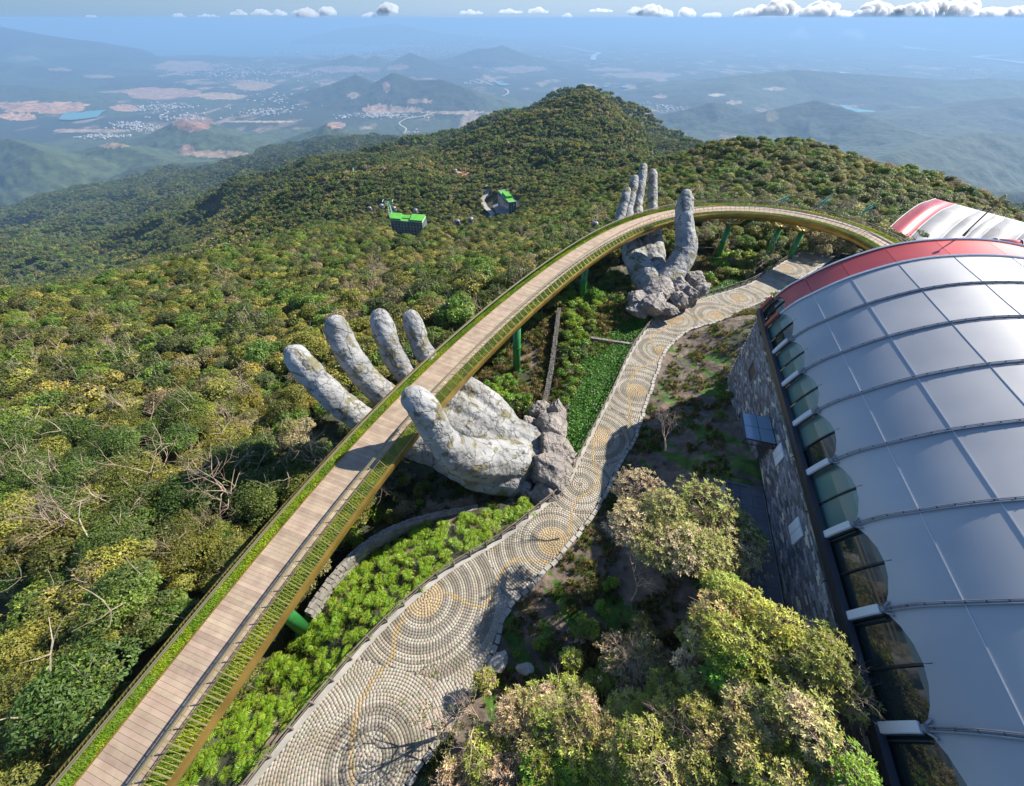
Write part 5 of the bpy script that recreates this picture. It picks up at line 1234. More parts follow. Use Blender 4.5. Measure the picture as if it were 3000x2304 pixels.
# ------------------------------------------------------------------ green roofed towers
def block(name, P4, zt, h, floors, bays, label, roofcol, steps=()):
    P4 = [np.array(p[:2]) for p in P4]; c = sum(P4) / 4; e = empty(name, (c[0], c[1], zt - h), label=label, cat='building'); off = Vector(e.location)
    V = [(*p, zt - h - 8) for p in P4] + [(*p, zt) for p in P4]; F = [(0, 1, 5, 4), (1, 2, 6, 5), (2, 3, 7, 6), (3, 0, 4, 7)]
    child('walls', new_mesh('walls', V, F, M['wall_dark'] if name == 'x' else M['wall_green']), None, e, off)
    V = [(*(c + (p - c) * .995), zt + .05) for p in P4]; child('roof', new_mesh('roof', V, [(0, 1, 2, 3)], M['greenroof']), None, e, off)
    m_ = MB()
    for i in range(4):
        a, b2 = P4[i], P4[(i + 1) % 4]; m_.tube([(*a, zt + .25), (*b2, zt + .25)], .28, 4)
    child('parapet', m_.mesh('parapet', M['wall_white']), None, e, off)
    wv = MB(); wv.box((0, 0, 0), (1, .12, 1)); WM = wv.mesh('window', M['win'])
    for fi, bays_ in bays:
        a, b2 = P4[fi], P4[(fi + 1) % 4]; d = b2 - a; L = np.linalg.norm(d); d /= L; nrm = np.array([d[1], -d[0]])
        if (a + b2) @ nrm - 2 * c @ nrm < 0: nrm = -nrm
        bw = L / bays_; fh = (h - 1.5) / floors
        for i in range(bays_ + 1):
            m_ = MB(); q = a + d * bw * i + nrm * .12; m_.tube([(*q, zt - h - 4), (*q, zt - 1.2)], .2, 4); child('pilaster', m_.mesh('pilaster', M['wall_white']), None, e, off)
        for f_ in range(floors):
            z = zt - 1.6 - fh * (f_ + .45)
            for i in range(bays_):
                q = a + d * bw * (i + .5) + nrm * .05
                Mx = frame((*q, z), (d[0], d[1], 0), (nrm[0], nrm[1], 0), (0, 0, 1)) @ Matrix.Diagonal((bw * .6, 1, fh * .6, 1)); child('window', WM, Mx, e, off)
            m_ = MB(); q0 = a + nrm * .1; q1 = b2 + nrm * .1; m_.tube([(*q0, z - fh * .5), (*q1, z - fh * .5)], .1, 4); child('floor_band', m_.mesh('floor_band', M['wall_white']), None, e, off)
    return e, off, P4, c
M['wall_green'] = mat('green_grey_render', (0.10, 0.16, 0.14), 0.7, c2=(.07, .13, .10), scale=.2)
zt = CAMZ - 107.5
P4 = [at(1144, 646, zt), at(1237, 654, zt), at(1247, 636, zt), at(1145, 629, zt)]
e, off, P4, c = block('green_roof_tower', P4, zt, 13.5, 6, [(0, 10), (1, 4)], 'wide slab block with flat bright green roof in the forest left of centre', None)
m_ = MB()
for f0, f1_, g0, g1_ in ((0, .33, 0, 1), (.33, .62, .45, 1), (.62, 1, 0, 1)):
    a = P4[0] * (1 - f0) + P4[1] * f0; b2 = P4[0] * (1 - f1_) + P4[1] * f1_; c2_ = P4[3] * (1 - f1_) + P4[2] * f1_; d2 = P4[3] * (1 - f0) + P4[2] * f0
    q = [a + (d2 - a) * g0, b2 + (c2_ - b2) * g0, a + (d2 - a) * g1_, b2 + (c2_ - b2) * g1_]; h_ = 1.6 if f0 != .33 else .6
    V = [(*q[0], zt + .1), (*q[1], zt + .1), (*q[3], zt + .1), (*q[2], zt + .1)] + [(*q[0], zt + h_), (*q[1], zt + h_), (*q[3], zt + h_), (*q[2], zt + h_)]
    m_.add(V, [(0,1,5,4),(1,2,6,5),(2,3,7,6),(3,0,4,7),(4,5,6,7)])
child('upper_roof', m_.mesh('upper_roof', M['greenroof']), None, e, off)
zt = CAMZ - 108.0
C1, L1_, R1_ = at(1490, 594, zt), at(1459, 560, zt), at(1513, 591, zt); P4 = [L1_, C1, R1_, L1_ + (R1_ - C1)]
e, off, P4, c = block('green_roof_tower', P4, zt, 11.5, 6, [(0, 8), (1, 3)], 'narrow tall block with recessed green roof beside the yard below the mountain', None)
m_ = MB(); cc_ = c; 
m_.box((c[0], c[1], zt + .9), (5, 12, 1.8), Matrix.Rotation(math.atan2((P4[1]-P4[0])[1], (P4[1]-P4[0])[0]) - math.pi / 2, 3, 'Z')); child('upper_roof', m_.mesh('upper_roof', M['greenroof']), None, e, off)
G = og([(1420,545),(1438,556),(1425,572),(1412,590),(1422,610),(1440,628),(1448,640),(1480,660),(1476,680)])
V = []; F = []
for i, p in enumerate(G):
    d = G[min(i + 1, len(G) - 1)] - G[max(i - 1, 0)]; n = np.array([-d[1], d[0], 0]) / (np.hypot(d[0], d[1]) + 1e-9) * 2.2; V += [p + n + (0, 0, 1.2), p - n + (0, 0, 1.2)]
    if i: F.append((2*i-2, 2*i-1, 2*i+1, 2*i))
tag(link('forest_road', new_mesh('forest_road', V, F, M['concrete'])), kind='structure')
G = og([(1443,608),(1458,602),(1488,632),(1478,642),(1455,632)]); tag(link('service_yard', new_mesh('service_yard', [p + (0, 0, 1.6) for p in G], [tuple(range(5))], M['asphalt'])), kind='structure')
G = og([(1330,512)])[0]; m_ = MB(); m_.box((G[0], G[1], G[2] + 2), (9, 7, 4)); m_.box((G[0] + 2, G[1], G[2] + 5), (4, 4, 1.5)); tag(m_.build('hilltop_hut', M['wall_white']), 'small pale hut on the bare earth clearing of the ridge', 'hut')

# ------------------------------------------------------------------ cable car gear
def lattice(name, base, top, w0, w1, label, arms=True):
    base = np.array(base); top = np.array(top); m_ = MB()
    cs = lambda f, w: [base * (1 - f) + top * f + np.array([sx * w, sy * w, 0]) for sx, sy in ((-1,-1),(1,-1),(1,1),(-1,1))]
    n = 7
    for i in range(n):
        a = cs(i / n, w0 + (w1 - w0) * i / n); b2 = cs((i + 1) / n, w0 + (w1 - w0) * (i + 1) / n)
        for k in range(4): m_.tube([a[k], b2[k]], w0 * .11, 4); m_.tube([a[k], b2[(k + 1) % 4]], w0 * .07, 3)
    o = empty(name, tuple(base), label=label, cat='pylon'); q = link('mast', m_.mesh('mast', M['pylon']), o); q.location = -Vector(o.location)
    if arms:
        m_ = MB(); L = np.linalg.norm(top - base) * .28
        for sg in (-1, 1):
            m_.tube([top - (0, 0, L * .5), top + np.array([sg * L, 0, 0])], w0 * .16, 4); m_.tube([top + np.array([sg * L, -L * .5, 0]), top + np.array([sg * L, L * .5, .2 * L])], w0 * .2, 4)
        m_.tube([top + np.array([-L, 0, 0]), top + np.array([L, 0, 0])], w0 * .16, 4)
        q = link('cross_arm', m_.mesh('cross_arm', M['pylon']), o); q.location = -Vector(o.location)
    return o
M['pylon'] = mat('pale_green_steel', (0.22, 0.42, 0.30), 0.5)
lattice('cable_pylon', atd(1148,640,300), atd(1136,590,300), 1.3, .5, 'pale green lattice cable car pylon behind the wide green-roofed block')
lattice('cable_pylon', atd(372,850,170), atd(360,826,170), .5, .25, 'tiny pale green pylon in the left forest, upper of two', False)
lattice('cable_pylon', atd(118,925,110), atd(98,898,110), .4, .2, 'tiny pale green pylon at the left forest edge, lower of two', False)
lattice('cable_pylon', atd(1035,520,520), atd(1035,492,520), 1.0, .5, 'thin distant pylon on the mid ridge below the plain', False)
for i, (x0, y0, x1, y1, zc_, nm) in enumerate([(2268,612,2310,582,82,'nearest the upright stone thumb'), (2385,628,2428,584,80,'in the middle of three behind the bridge bend'), (2512,650,2556,606,78,'closest to the red roofs')]):
    b_ = np.array(atd(x0 + 8, y0 + 12, zc_)); m_ = MB(); t_ = np.array(atd(x1, y1, zc_)); mid = np.array(atd((x0 + x1) / 2 - 6, (y0 + y1) / 2 - 2, zc_))
    e = empty('cable_wheel_tower', tuple(b_), label='angled green steel cable wheel tower %s' % nm, cat='pylon')
    m_.tube([b_ - b_ + (0, 0, -3), mid - b_], .16, 6); m_.tube([mid - b_, t_ - b_], .13, 5); m_.tube([mid - b_ + (0, 0, .5), t_ - b_ + (0, 0, .35)], .07, 4)
    for f in (.2, .4, .6, .8): p = (mid - b_) * (1 - f) + (t_ - b_) * f; m_.tube([p, p + (0, 0, .5)], .06, 4); m_.tube([p, p + (.5, -.7, -.3)], .06, 4)
    link('frame', m_.mesh('frame', M['pylon']), e)
    m_ = MB()
    for f in np.linspace(-.1, 1.0, 7): p = (mid - b_) * (1 - f) + (t_ - b_) * f; m_.tube([p + (0, -.15, .55), p + (0, .15, .55)], .17, 8)
    link('pulley_row', m_.mesh('pulley_row', M['pylon']), e)
for i, pts in enumerate([[(2300,590,81),(2420,596,79),(2550,615,77),(2640,690,70)], [(2320,606,79),(2450,625,76),(2560,655,73),(2660,702,68)], [(2290,600,82),(2470,640,77),(2600,690,70)]]):
    m_ = MB(); m_.tube([atd(*p) for p in cr2(pts, 6)] if False else [atd(*[float(q) for q in p]) for p in pts], .035, 4)
    tag(m_.build('cable', M['black']), 'thin steel haul cable behind the bridge rail, %s of three' % ('upper', 'middle', 'lower')[i], 'cable')
def gondola(x, y, zc_, s, label):
    p = atd(x, y, zc_); e = empty('gondola', tuple(p), random.uniform(0, 3), label=label, cat='gondola', group='cable car gondolas over the forest'); e.scale = (s, s, s)
    V = ICO2 * np.array([1.0, .8, .95]); V = np.sign(V) * np.abs(V) ** .6; V[:, :2] *= (1 - .18 * V[:, 2:3]); link('cabin', new_mesh('cabin', V, ICOF2, M['cabin'], None, True), e)
    m_ = MB()
    for sg in (-1, 1): m_.box((0, sg * .82, .15), (1.2, .1, .6)); m_.box((sg * .99, 0, .15), (.1, .9, .6))
    link('window', m_.mesh('window', M['win']), e); m_ = MB(); m_.tube([(0, 0, .8), (.2, 0, 1.6), (0, 0, 2.4)], .08, 5); link('hanger', m_.mesh('hanger', M['black']), e)
M['cabin'] = mat('gondola_shell', (.22, .20, .20), .3)
for x, y, zc_, s, l in [(1743,660,95,.9,'grey cable car gondola hanging just left of the farther stone hand'), (1340,651,270,2.0,'distant gondola over the forest, left of the pair right of the wide block'), (1380,645,270,2.0,'distant gondola over the forest, right of the pair right of the wide block'),
                        (1218,619,300,1.9,'gondola hanging just above the roof of the wide green-roofed block'), (1155,612,310,1.9,'gondola beside the green lattice pylon, on its right'), (1118,605,310,1.9,'gondola beside the green lattice pylon, on its left'), (1083,612,310,1.7,'gondola left of the pylon, leftmost in its row')]:
    gondola(x, y, zc_, s, l)
m_ = MB(); m_.tube([atd(1060, 590, 330), atd(1136, 590, 300), atd(1250, 612, 285), atd(1380, 634, 270), atd(1560, 650, 190), atd(1743, 648, 95)], .05, 4); tag(m_.build('cable', M['black']), 'long thin cable carrying the gondolas across the forest', 'cable')

# ------------------------------------------------------------------ planting
def leaf_shape(seed, L=.5):
    r_ = np.random.default_rng(seed); V = []; F = []; n = 7            # deeply lobed leaf
    for k in range(n):
        f = k / (n - 1); x = L * (.18 + .75 * f); z = .10 * math.sin(f * 2.6) * L * 2 - .16 * f * f
        w = L * .42 * math.sin(math.pi * (.18 + .72 * f)) + .03
        for sg in (-1, 1):
            b = len(V); V += [(x, 0, z), (x + .05 * L, sg * w * .55, z + .015), (x + L * .20, sg * w, z - .05), (x + L * .13, sg * w * .45, z)]; F.append((b, b + 1, b + 2, b + 3) if sg < 0 else (b, b + 3, b + 2, b + 1))
    b = len(V); V += [(0, -.01, 0), (0, .01, 0), (L * .95, .008, -.05), (L * .95, -.008, -.05)]; F.append((b, b + 1, b + 2, b + 3))
    c = [(.22, .37, .022)] * len(F) if seed % 3 else [(.29, .40, .03)] * len(F)
    return new_mesh('leaf', V, F, M['shrub'], np.array(c) * (.8 + .4 * r_.random((len(F), 1))))
LEAFS = [leaf_shape(i, .42 + .05 * (i % 4)) for i in range(6)]
def rosette(P, s, label, group, n=12):
    e = empty('leafy_shrub', tuple(P), random.uniform(0, 6.28), label=label, cat='shrub', group=group); e.scale = (s, s, s)
    m_ = MB(); m_.tube([(0, 0, -.2), (0, 0, .35)], [.04, .03], 5); link('stem', m_.mesh('stem', M['bark']) if 'STEM' not in globals() else STEM, e)
    for k in range(n):
        tier = k / n; a = k * 2.4 + random.uniform(-.2, .2); el = -.15 + 1.0 * tier + random.uniform(-.12, .12)
        o = link('leaf', random.choice(LEAFS), e); o.location = (0, 0, .22 + .18 * tier); o.rotation_euler = (random.uniform(-.25, .25), -el, a); q = 1.15 - .45 * tier; o.scale = (q, q, q)
m_ = MB(); m_.tube([(0, 0, -.3), (0, 0, .36)], [.045, .03], 5); STEM = m_.mesh('stem', M['bark'])
R1p = [(560,2304),(760,2250),(940,2040),(1100,1850),(1280,1700),(1460,1590),(1560,1515),(1500,1485),(1420,1500),(1210,1545),(1070,1635),(960,1740),(870,1860),(740,2010),(620,2140),(500,2304)]
S1p = region(R1p, .80); 
R2p = [(900,1700),(1000,1590),(1130,1520),(1260,1480),(1200,1470),(1060,1510),(950,1610),(860,1730)]
S2p = region(R2p, .95)
for P in S1p: rosette(P, random.uniform(.75, 1.15), 'bright green fern-leaved shrub between the stone wall and the paved path', 'bright leafy shrubs along the path fence', 11)
for P in S2p: rosette(P, random.uniform(.65, 1.0), 'bright green fern-leaved shrub on the strip between bridge and stone wall', 'leafy shrubs beside the gold hull', 10)
for x, y in [(1545,1495),(1560,1510),(1525,1505),(1535,1475)]:
    P = at(x, y, -7.5); rosette(P, 1.1, 'bright leafy shrub at the foot of the near rock outcrop', 'shrubs at the rock foot', 12)
print('rosettes', len(S1p), len(S2p))
SHR = [crown_mesh('shrub_crown', 500 + i, 1.0, 1.1, 900, .19, pal, M['shrub'], lobes=6, asp=.42, flat=.9) for i, pal in enumerate(['lush', 'lush', 'green', 'olive', 'lush', 'tan'])]
def shrubs(poly, sp, smin, smax, kinds, label, group):
    for P in region(poly, sp):
        e = empty('bush', tuple(P), random.uniform(0, 6.28), label=label, cat='bush', group=group); s = random.uniform(smin, smax); e.scale = (s, s, s * random.uniform(.8, 1.15))
        link('foliage', SHR[random.choice(kinds)], e); o = link('stem', STEM, e); o.scale = (2, 2, 1.5)
shrubs([(1400,1120),(1470,1105),(1570,1185),(1555,1260),(1510,1215)], 1.15, .8, 1.1, [0, 1, 2], 'bright green bush between the green pillar and the near stone palm', 'bushes by the near palm')
shrubs([(1640,880),(1740,850),(1800,870),(1745,930),(1715,1000),(1690,1100),(1668,1190),(1640,1190),(1650,1050),(1640,960)], 1.25, .8, 1.15, [0, 1, 2], 'bright green bush lining the top of the tall retaining wall', 'bushes along the retaining wall')
shrubs([(1600,900),(1640,830),(1760,800),(1860,840),(1840,900),(1700,880),(1640,920)], 1.7, 1.0, 1.6, [0, 1, 2, 3], 'leafy green bush in the shade under the middle of the bridge', 'bushes under the bridge middle')
shrubs([(1390,1000),(1520,930),(1600,900),(1580,960),(1480,1050),(1420,1090)], 1.7, .8, 1.3, [0, 3, 2], 'green bush in the hollow behind the near green pillar', 'bushes in the hollow')
shrubs([(2060,850),(2080,760),(2150,700),(2240,690),(2370,690),(2360,730),(2280,770),(2200,820)], 1.9, .9, 1.6, [0, 1, 3, 5, 3], 'scrubby bush on the bank between far hand and path bend', 'scrub on the far bank')
shrubs([(2230,840),(2300,800),(2390,770),(2330,850),(2260,900)], 1.8, .8, 1.2, [3, 5, 1], 'scrubby bush at the corner of the hall by the path bend', 'scrub by the hall corner')
shrubs([(1100,1560),(960,1640),(820,1810),(700,1970),(560,2130),(430,2304),(300,2304),(600,1950),(820,1700),(1000,1520),(1200,1400),(1330,1440)], 1.7, .8, 1.3, [0, 2, 3, 5], 'bush growing in the shade right under the footbridge', 'bushes under the near deck')
shrubs([(1480,1920),(1560,1840),(1640,1760),(1560,1960),(1480,1990)], 1.2, .3, .6, [0, 1, 1], 'low weed bush on the dirt bank right of the path', 'weed bushes on the dirt bank')
shrubs([(2080,1150),(2160,1060),(2200,980),(2150,1180),(2100,1260)], 1.4, .5, .9, [0, 3, 1], 'dark bush on the slope beside the terrace railing', 'bushes by the terrace')
shrubs([(1690,1720),(1780,1640),(1850,1700),(1760,1850),(1640,1900)], 1.5, .4, .8, [0, 1, 3], 'small green bush on the shaded dirt slope', 'bushes on the shaded slope')
# ivy beds
IV = []
for poly in ([(1735,1003),(1850,1012),(1810,1120),(1745,1225),(1700,1330),(1660,1420),(1640,1400),(1655,1300),(1668,1200),(1690,1090),(1712,1030)], [(1735,992),(1850,1003),(1925,925),(1950,900),(2040,868),(2030,850),(1930,880),(1900,875),(1780,905),(1730,960)], [(2040,868),(2150,838),(2210,810),(2180,800),(2100,820),(2030,850)]):
    IV.append(region(poly, .135))
IV = np.concatenate(IV); bumpz = .10 + .10 * fbm(IV[:, 0] * 1.2, IV[:, 1] * 1.2, 3, 91) + rng.uniform(0, .06, len(IV)); IVv = []; ivc = []
rr_i = np.random.default_rng(3); nm_ = np.array([0, 0, 1.0]) + rr_i.normal(size=(len(IV) * 3, 3)) * .35; nm_ /= np.linalg.norm(nm_, axis=1)[:, None]
P3 = np.repeat(IV + np.stack([0 * bumpz, 0 * bumpz, bumpz], 1), 3, 0) + rr_i.normal(0, .05, (len(IV) * 3, 3)); V, F = leaves(P3, nm_, .19, .8, rr_i)
ivc = np.array([.07, .19, .015]) * rr_i.uniform(.6, 1.5, (len(P3), 1)); tag(link('ivy_bed', new_mesh('ivy_bed', V, F, M['ivy'], ivc)), 'dense bright green ivy ground cover along the fence', 'ivy', kind='stuff')
# tufts of grass and weeds on the banks
tufts = bpy.data.collections.new('tuft_kinds')
for i, (c, h, n) in enumerate([((.13, .2, .02), .35, 26), ((.30, .23, .11), .55, 30), ((.10, .16, .02), .25, 24), ((.22, .2, .06), .45, 26)]):
    r_ = np.random.default_rng(600 + i); P = r_.normal(0, .10, (n, 3)); P[:, 2] = -.03; a = r_.uniform(0, 6.28, n); sd = np.stack([np.cos(a), np.sin(a), 0 * a], 1) * .018
    mid_ = P + np.stack([r_.normal(0, .08, n), r_.normal(0, .08, n), h * r_.uniform(.5, .8, n)], 1); tip_ = mid_ + np.stack([r_.normal(0, .15, n), r_.normal(0, .15, n), h * r_.uniform(-.1, .4, n)], 1)
    V = np.stack([P - sd, P + sd, mid_ + sd * .8, tip_, mid_ - sd * .8], 1).reshape(-1, 3); F = np.arange(5 * n).reshape(-1, 5)
    tufts.objects.link(bpy.data.objects.new('tuft_%d' % i, new_mesh('tuft', V, F, M['dry'], np.array(c) * r_.uniform(.7, 1.3, (n, 1)))))
def tuft_area(poly, sp, kinds, smin, smax, thr, label):
    P = region(poly, sp); k = fbm(P[:, 0] * .7, P[:, 1] * .7, 3, 95) + rng.normal(0, .15, len(P)) > thr; P = P[k]
    gn_scatter('weeds', P, rng.uniform(smin, smax, len(P)), rng.uniform(0, 6.28, len(P)), rng.choice(kinds, len(P)), tufts, 4, label)
tuft_area([(1200,2304),(1450,1920),(1500,1780),(1680,1600),(1760,1470),(1860,1300),(1910,1150),(2000,1000),(2190,905),(2230,930),(2150,1100),(2120,1250),(2130,1600),(2100,2000),(1900,2304)], .32, [0, 1, 2, 3], .5, 1.2, .12, 'weeds and dry grass tufts on the dirt bank beside the path')
tuft_area([(1500,2304),(1550,2000),(1800,1850),(2150,1850),(2250,2304)], .26, [1, 1, 3, 0], .9, 1.9, -.05, 'tall dry grass below the foreground trees')
tuft_area([(560,2304),(1100,1850),(1560,1515),(1500,1400),(1250,1380),(1000,1520),(700,1900),(400,2304)], .34, [0, 2, 2, 3], .6, 1.2, .0, 'grass and seedlings in the garden between bridge and path')
tuft_area([(1380,1000),(1640,880),(1900,800),(2350,680),(2330,780),(2200,800),(1900,860),(1640,1190),(1560,1250),(1400,1150)], .40, [0, 2, 3, 1], .8, 1.8, -.1, 'rough grass on the ground under the bridge')

# ------------------------------------------------------------------ large foreground trees with leaf rosettes
def rosette_tree(base, Rr, H, ntip, ls, pal, seed, label, lean=(0, 0), nl=7, bare=.1, group=None):
    r_ = np.random.default_rng(seed); e = empty('foreground_tree', tuple(base), label=label, cat='tree', group=group)
    lobes = []
    for i in range(11):
        a = r_.uniform(0, 6.28); q = math.sqrt(r_.uniform(0, 1)) * Rr * .72; lr = Rr * r_.uniform(.26, .42)
        lobes.append((np.array([q * math.cos(a) + lean[0], q * math.sin(a) + lean[1], H * (.80 - .35 * (q / Rr) ** 2)]), lr))
    wd = MB(); fork = np.array([lean[0] * .2, lean[1] * .2, H * .28])
    wd.tube([(0, 0, -.5), fork * .5, fork], [.24, .2, .17], 7); P_ = []; D_l = []; Ci = []
    pc = np.array(PAL[pal])
    for c, lr in lobes:
        m1 = (fork + c) / 2 + r_.normal(0, .25, 3); wd.tube([fork, m1, c], [.11, .08, .05], 5, cap=False)
        n = int(ntip / len(lobes)); d = r_.normal(size=(n, 3)); d[:, 2] = np.abs(d[:, 2]) - .3; d /= np.linalg.norm(d, axis=1)[:, None]
        T = c + d * (lr * r_.uniform(.6, 1.12, n))[:, None] * np.array([1, 1, .75]) * (1 + .3 * n3(d * 2, 1, seed))[:, None]
        hubs = c + (T[r_.integers(0, n, 7)] - c) * .55
        for h_ in hubs: wd.tube([c, (c + h_) / 2 + r_.normal(0, .08, 3), h_], [.045, .035, .025], 4, cap=False)
        lobc = pc[r_.integers(0, len(pc))]
        for j in range(n):
            h_ = hubs[np.argmin(((hubs - T[j]) ** 2).sum(1))]; wd.tube([h_, (h_ + T[j]) / 2 + r_.normal(0, .05, 3), T[j]], [.02, .014, .008], 3, cap=False)
        keep = r_.random(n) > bare; P_.append(T[keep]); D_l.append(d[keep]); Ci.append(np.repeat(lobc[None] * r_.uniform(.85, 1.2), keep.sum(), 0) * r_.uniform(.75, 1.3, (keep.sum(), 1)))
    P_ = np.concatenate(P_); D_l = np.concatenate(D_l); Ci = np.concatenate(Ci); n = len(P_)
    k = nl; ang = (np.arange(k)[None] / k * 6.283 + r_.uniform(0, 6.28, (n, 1))).ravel(); ax = D_l * .5 + np.array([0, 0, .8]) + r_.normal(size=(n, 3)) * .25; ax /= np.linalg.norm(ax, axis=1)[:, None]
    a1 = np.cross(ax, np.array([1, .13, 0])); a1 /= np.linalg.norm(a1, axis=1)[:, None]; b1 = np.cross(ax, a1)
    A1r, B1r, Axr = [np.repeat(q, k, 0) for q in (a1, b1, ax)]; out = A1r * np.cos(ang)[:, None] + B1r * np.sin(ang)[:, None]; up = r_.uniform(.1, .8, (n * k, 1)); T_ = out + Axr * up; T_ /= np.linalg.norm(T_, axis=1)[:, None]
    S_ = np.cross(T_, Axr); S_ /= np.linalg.norm(S_, axis=1)[:, None]; nrm = np.cross(S_, T_); Pp = np.repeat(P_, k, 0) + r_.normal(0, .02, (n * k, 3)); s = ls * r_.uniform(.7, 1.3, (n * k, 1)); w = s * .30
    V = np.stack([Pp, Pp + T_ * s * .55 + S_ * w * .5 + nrm * s * .05, Pp + T_ * s - nrm * s * .08, Pp + T_ * s * .55 - S_ * w * .5 + nrm * s * .05], 1).reshape(-1, 3)
    C = np.repeat(Ci, k, 0) * r_.uniform(.75, 1.3, (n * k, 1)); C[r_.random(len(C)) < .015] = (.5, .18, .03)
    link('branches', wd.mesh('branches', M['drybark']), e); link('crown', new_mesh('crown', V, np.arange(4 * n * k).reshape(-1, 4), M['leaf'], np.clip(C, .01, 1)), e)
    return e
def fg(x, y, z): p = at(x, y, z); return (p[0], p[1], g1(p[0], p[1]))
def fgtree(x, y, zt_, Rr, ntip, ls, pal, seed, label, **k):      # x, y: image centre of the crown; zt_: its mean height
    p = at(x, y, zt_); g = g1(p[0], p[1]); H = max((zt_ - g) / .72, 1.5); rosette_tree((p[0], p[1], g), Rr, H, ntip, ls, pal, seed, label, **k)
PAL['tanl'] = [(.56,.45,.23),(.48,.41,.17),(.40,.37,.12),(.58,.44,.26),(.34,.35,.08)]
PAL['oliveb'] = [(.34,.37,.06),(.41,.41,.08),(.27,.32,.045),(.46,.41,.13)]
PAL['greenb'] = [(.17,.32,.03),(.23,.38,.035),(.14,.25,.03)]
fgtree(1990, 1520, .4, 4.5, 4600, .17, 'tanl', 701, 'large round tree with tan and pale green leaves between path and hall', bare=.25)
fgtree(2190, 1580, -1.0, 1.2, 260, .24, 'greenb', 703, 'small bright green bush-like tree against the terrace edge')
fgtree(2250, 1890, 2.2, 2.9, 2300, .18, 'oliveb', 704, 'spreading olive tree in front of the slate wall', bare=.15)
fgtree(2400, 1960, 3.0, 2.1, 1500, .17, 'oliveb', 705, 'olive tree whose twigs reach over the black glazing at lower right', bare=.3)
fgtree(1780, 2180, -2.4, 3.2, 2200, .17, 'oliveb', 708, 'low mixed green tree mass at the bottom centre')
fgtree(1520, 2180, -3.6, 2.6, 1500, .16, 'tanl', 709, 'brownish tangled tree beside the bottom of the paved path', bare=.45)
fgtree(1720, 1850, -4.8, 1.0, 260, .15, 'greenb', 710, 'small round green tree on the dirt bank')
fgtree(1880, 1940, -3.0, 2.6, 1200, .16, 'tanl', 711, 'dry tan scrub tree amid tall grass', bare=.4)
fgtree(1330, 2290, -4.6, 1.3, 420, .15, 'tanl', 712, 'twiggy tan shrub tree at the bottom edge on the path', bare=.5)
fgtree(1420, 2000, -5.4, .9, 220, .13, 'oliveb', 713, 'thin leafy sapling leaning over the path edge', bare=.4)
fgtree(1650, 2010, -4.2, 2.1, 1000, .16, 'oliveb', 714, 'olive bush tree right of the pale boulders')
fgtree(2560, 2190, 1.4, 1.3, 300, .15, 'tanl', 715, 'bare twiggy tree against the black glazing at the bottom', bare=.85)
# dry leaning tree over the bottom of the path
for x, y, z, s, seed, d, lab in [(1330,2150,-6.6,3.6,801,(-.45,.35,.8),'leafless reddish tree leaning over the bottom of the paved path'), (1560,2080,-6.2,3.2,802,(.7,.2,.6),'pale dry branch tree stretching right at the bottom centre'), (2480,2130,-2,3.4,803,(.2,-.1,1),'bare pale twig tree in front of the terrace at lower right'),
                                (2180,830,-8,4.5,804,(.3,0,1),'bare thin tree at the far bend of the path'), (2300,760,-8,4.5,805,(.1,.1,1),'bare thin tree by the hall corner'), (2080,760,-9,5.5,806,(0,0,1),'dark leafless tree just right of the farther stone thumb')]:
    r_ = np.random.default_rng(seed); m_ = MB(); tips = []; branch(m_, (0, 0, 0), np.array(d) / np.linalg.norm(d), s * .55, .16 if s < 4 else .12, 5, r_, .55, 3, tips, .04); p = at(x, y, z); p[2] = g1(p[0], p[1])
    e = empty('bare_tree', tuple(p), label=lab, cat='tree'); link('branches', m_.mesh('branches', M['drybark']), e)
    tp = np.array([t[0] for t in tips]); tp = tp[r_.random(len(tp)) < .35]
    if len(tp): 
        P3 = np.repeat(tp, 4, 0); nn_ = r_.normal(size=P3.shape) * .5 + (0, 0, 1); nn_ /= np.linalg.norm(nn_, axis=1)[:, None]; V, F = leaves(P3 + r_.normal(0, .06, P3.shape), nn_, .14, .4, r_); link('leaves', new_mesh('leaves', V, F, M['leaf'], np.array([.16, .2, .04]) * r_.uniform(.7, 1.3, (len(P3), 1))), e)

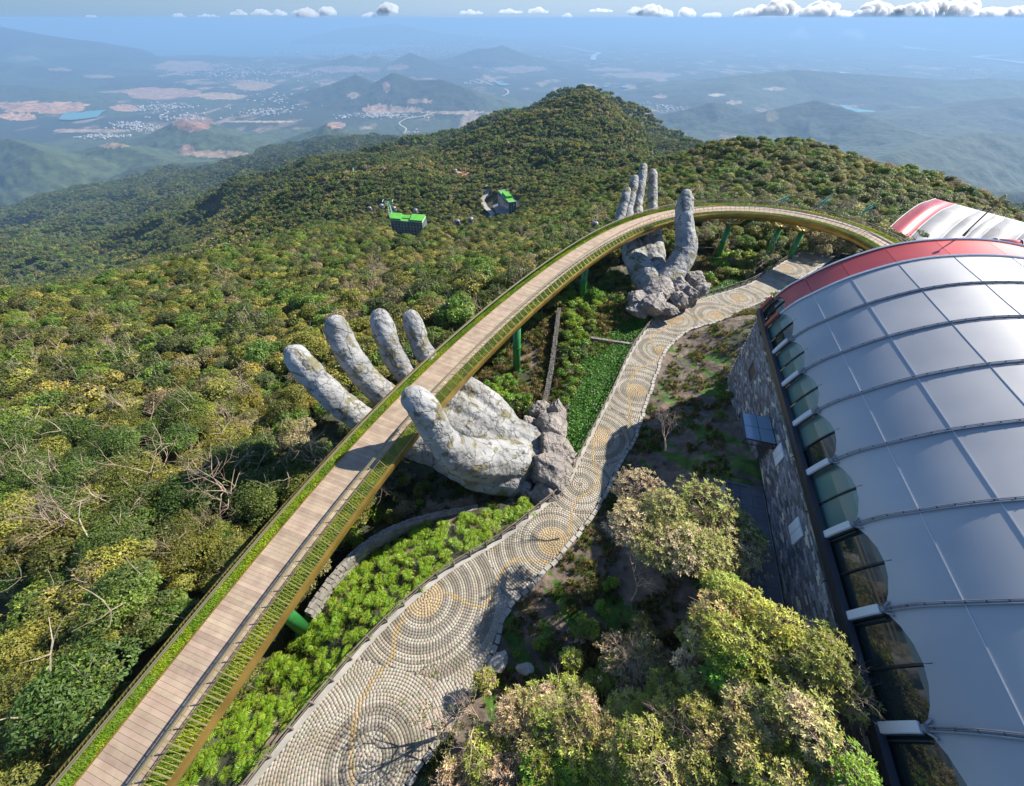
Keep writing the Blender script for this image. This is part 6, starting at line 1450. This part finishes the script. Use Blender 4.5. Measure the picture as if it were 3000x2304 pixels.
fgtree(1900, 2230, -1.4, 2.6, 1700, .16, 'oliveb', 721, 'yellow-green tree crown at the bottom edge right of centre')
fgtree(1650, 2270, -2.6, 2.0, 1200, .15, 'greenb', 722, 'green shrub tree at the bottom edge below the dry branch')
fgtree(2180, 2060, 1.4, 2.2, 1300, .16, 'tanl', 723, 'tan and olive tree between the two spreading olive trees', bare=.3)
fgtree(1800, 1990, -3.4, 1.6, 800, .15, 'greenb', 724, 'fresh green tree above the tall dry grass')

k_ = 0
for x, y, z, Rr, pal, br in [(2120,1760,-.4,1.9,'oliveb',.2),(2010,2070,-1.6,2.1,'oliveb',.2),(2180,2180,.6,2.0,'oliveb',.15),(2350,2140,1.8,1.8,'tanl',.35),(1940,2250,-.6,1.9,'oliveb',.2),(2070,1930,-1.2,1.8,'tanl',.35),
                             (2450,2260,2.2,1.6,'greenb',.5),(2150,1970,.2,1.6,'greenb',.2),(1700,2120,-3.4,1.7,'tanl',.4),(1560,2060,-4.0,1.6,'tanl',.5),(1420,2230,-4.4,1.5,'oliveb',.4),(1600,2260,-3.0,1.7,'oliveb',.25),(2070,2270,-.2,1.8,'oliveb',.2),(2280,2290,1.2,1.7,'oliveb',.25)]:
    k_ += 1
    fgtree(x, y, z + (1.5 if x > 1650 else .3), Rr * .95, int(620 * Rr), .155, pal, 740 + k_, ('tan and dry' if pal == 'tanl' else 'fresh green' if pal == 'greenb' else 'yellow-olive') + ' scrub tree in the tangled mass below the hall wall', bare=br, group='scrub trees at the lower right')

for x, y, z, sz, seed, d in [(1900,2030,-3.5,2.6,831,(-.4,.2,.7)),(2230,2000,.2,2.4,832,(.5,.1,.6)),(1450,2130,-5.2,2.4,833,(-.6,.3,.5)),(2380,2060,1.2,2.2,834,(.6,0,.5)),(1640,2160,-4,2.6,835,(.3,.5,.6)),(2060,2230,-.5,2.4,836,(-.3,.4,.7)),(1850,1760,-4.5,2.2,837,(.2,.3,.8)),(1950,1320,-.5,2.2,838,(-.3,.2,.8))]:
    r_ = np.random.default_rng(seed); m_ = MB(); branch(m_, (0, 0, 0), np.array(d) / np.linalg.norm(d), sz * .55, .085, 5, r_, .55, 3, None, .05); p = at(x, y, z)
    e = empty('bare_tree', tuple(p), label='pale dry twigs rising through the scrub at the lower right', cat='tree', group='dry twigs in the lower right scrub'); link('branches', m_.mesh('branches', M['drybark']), e)
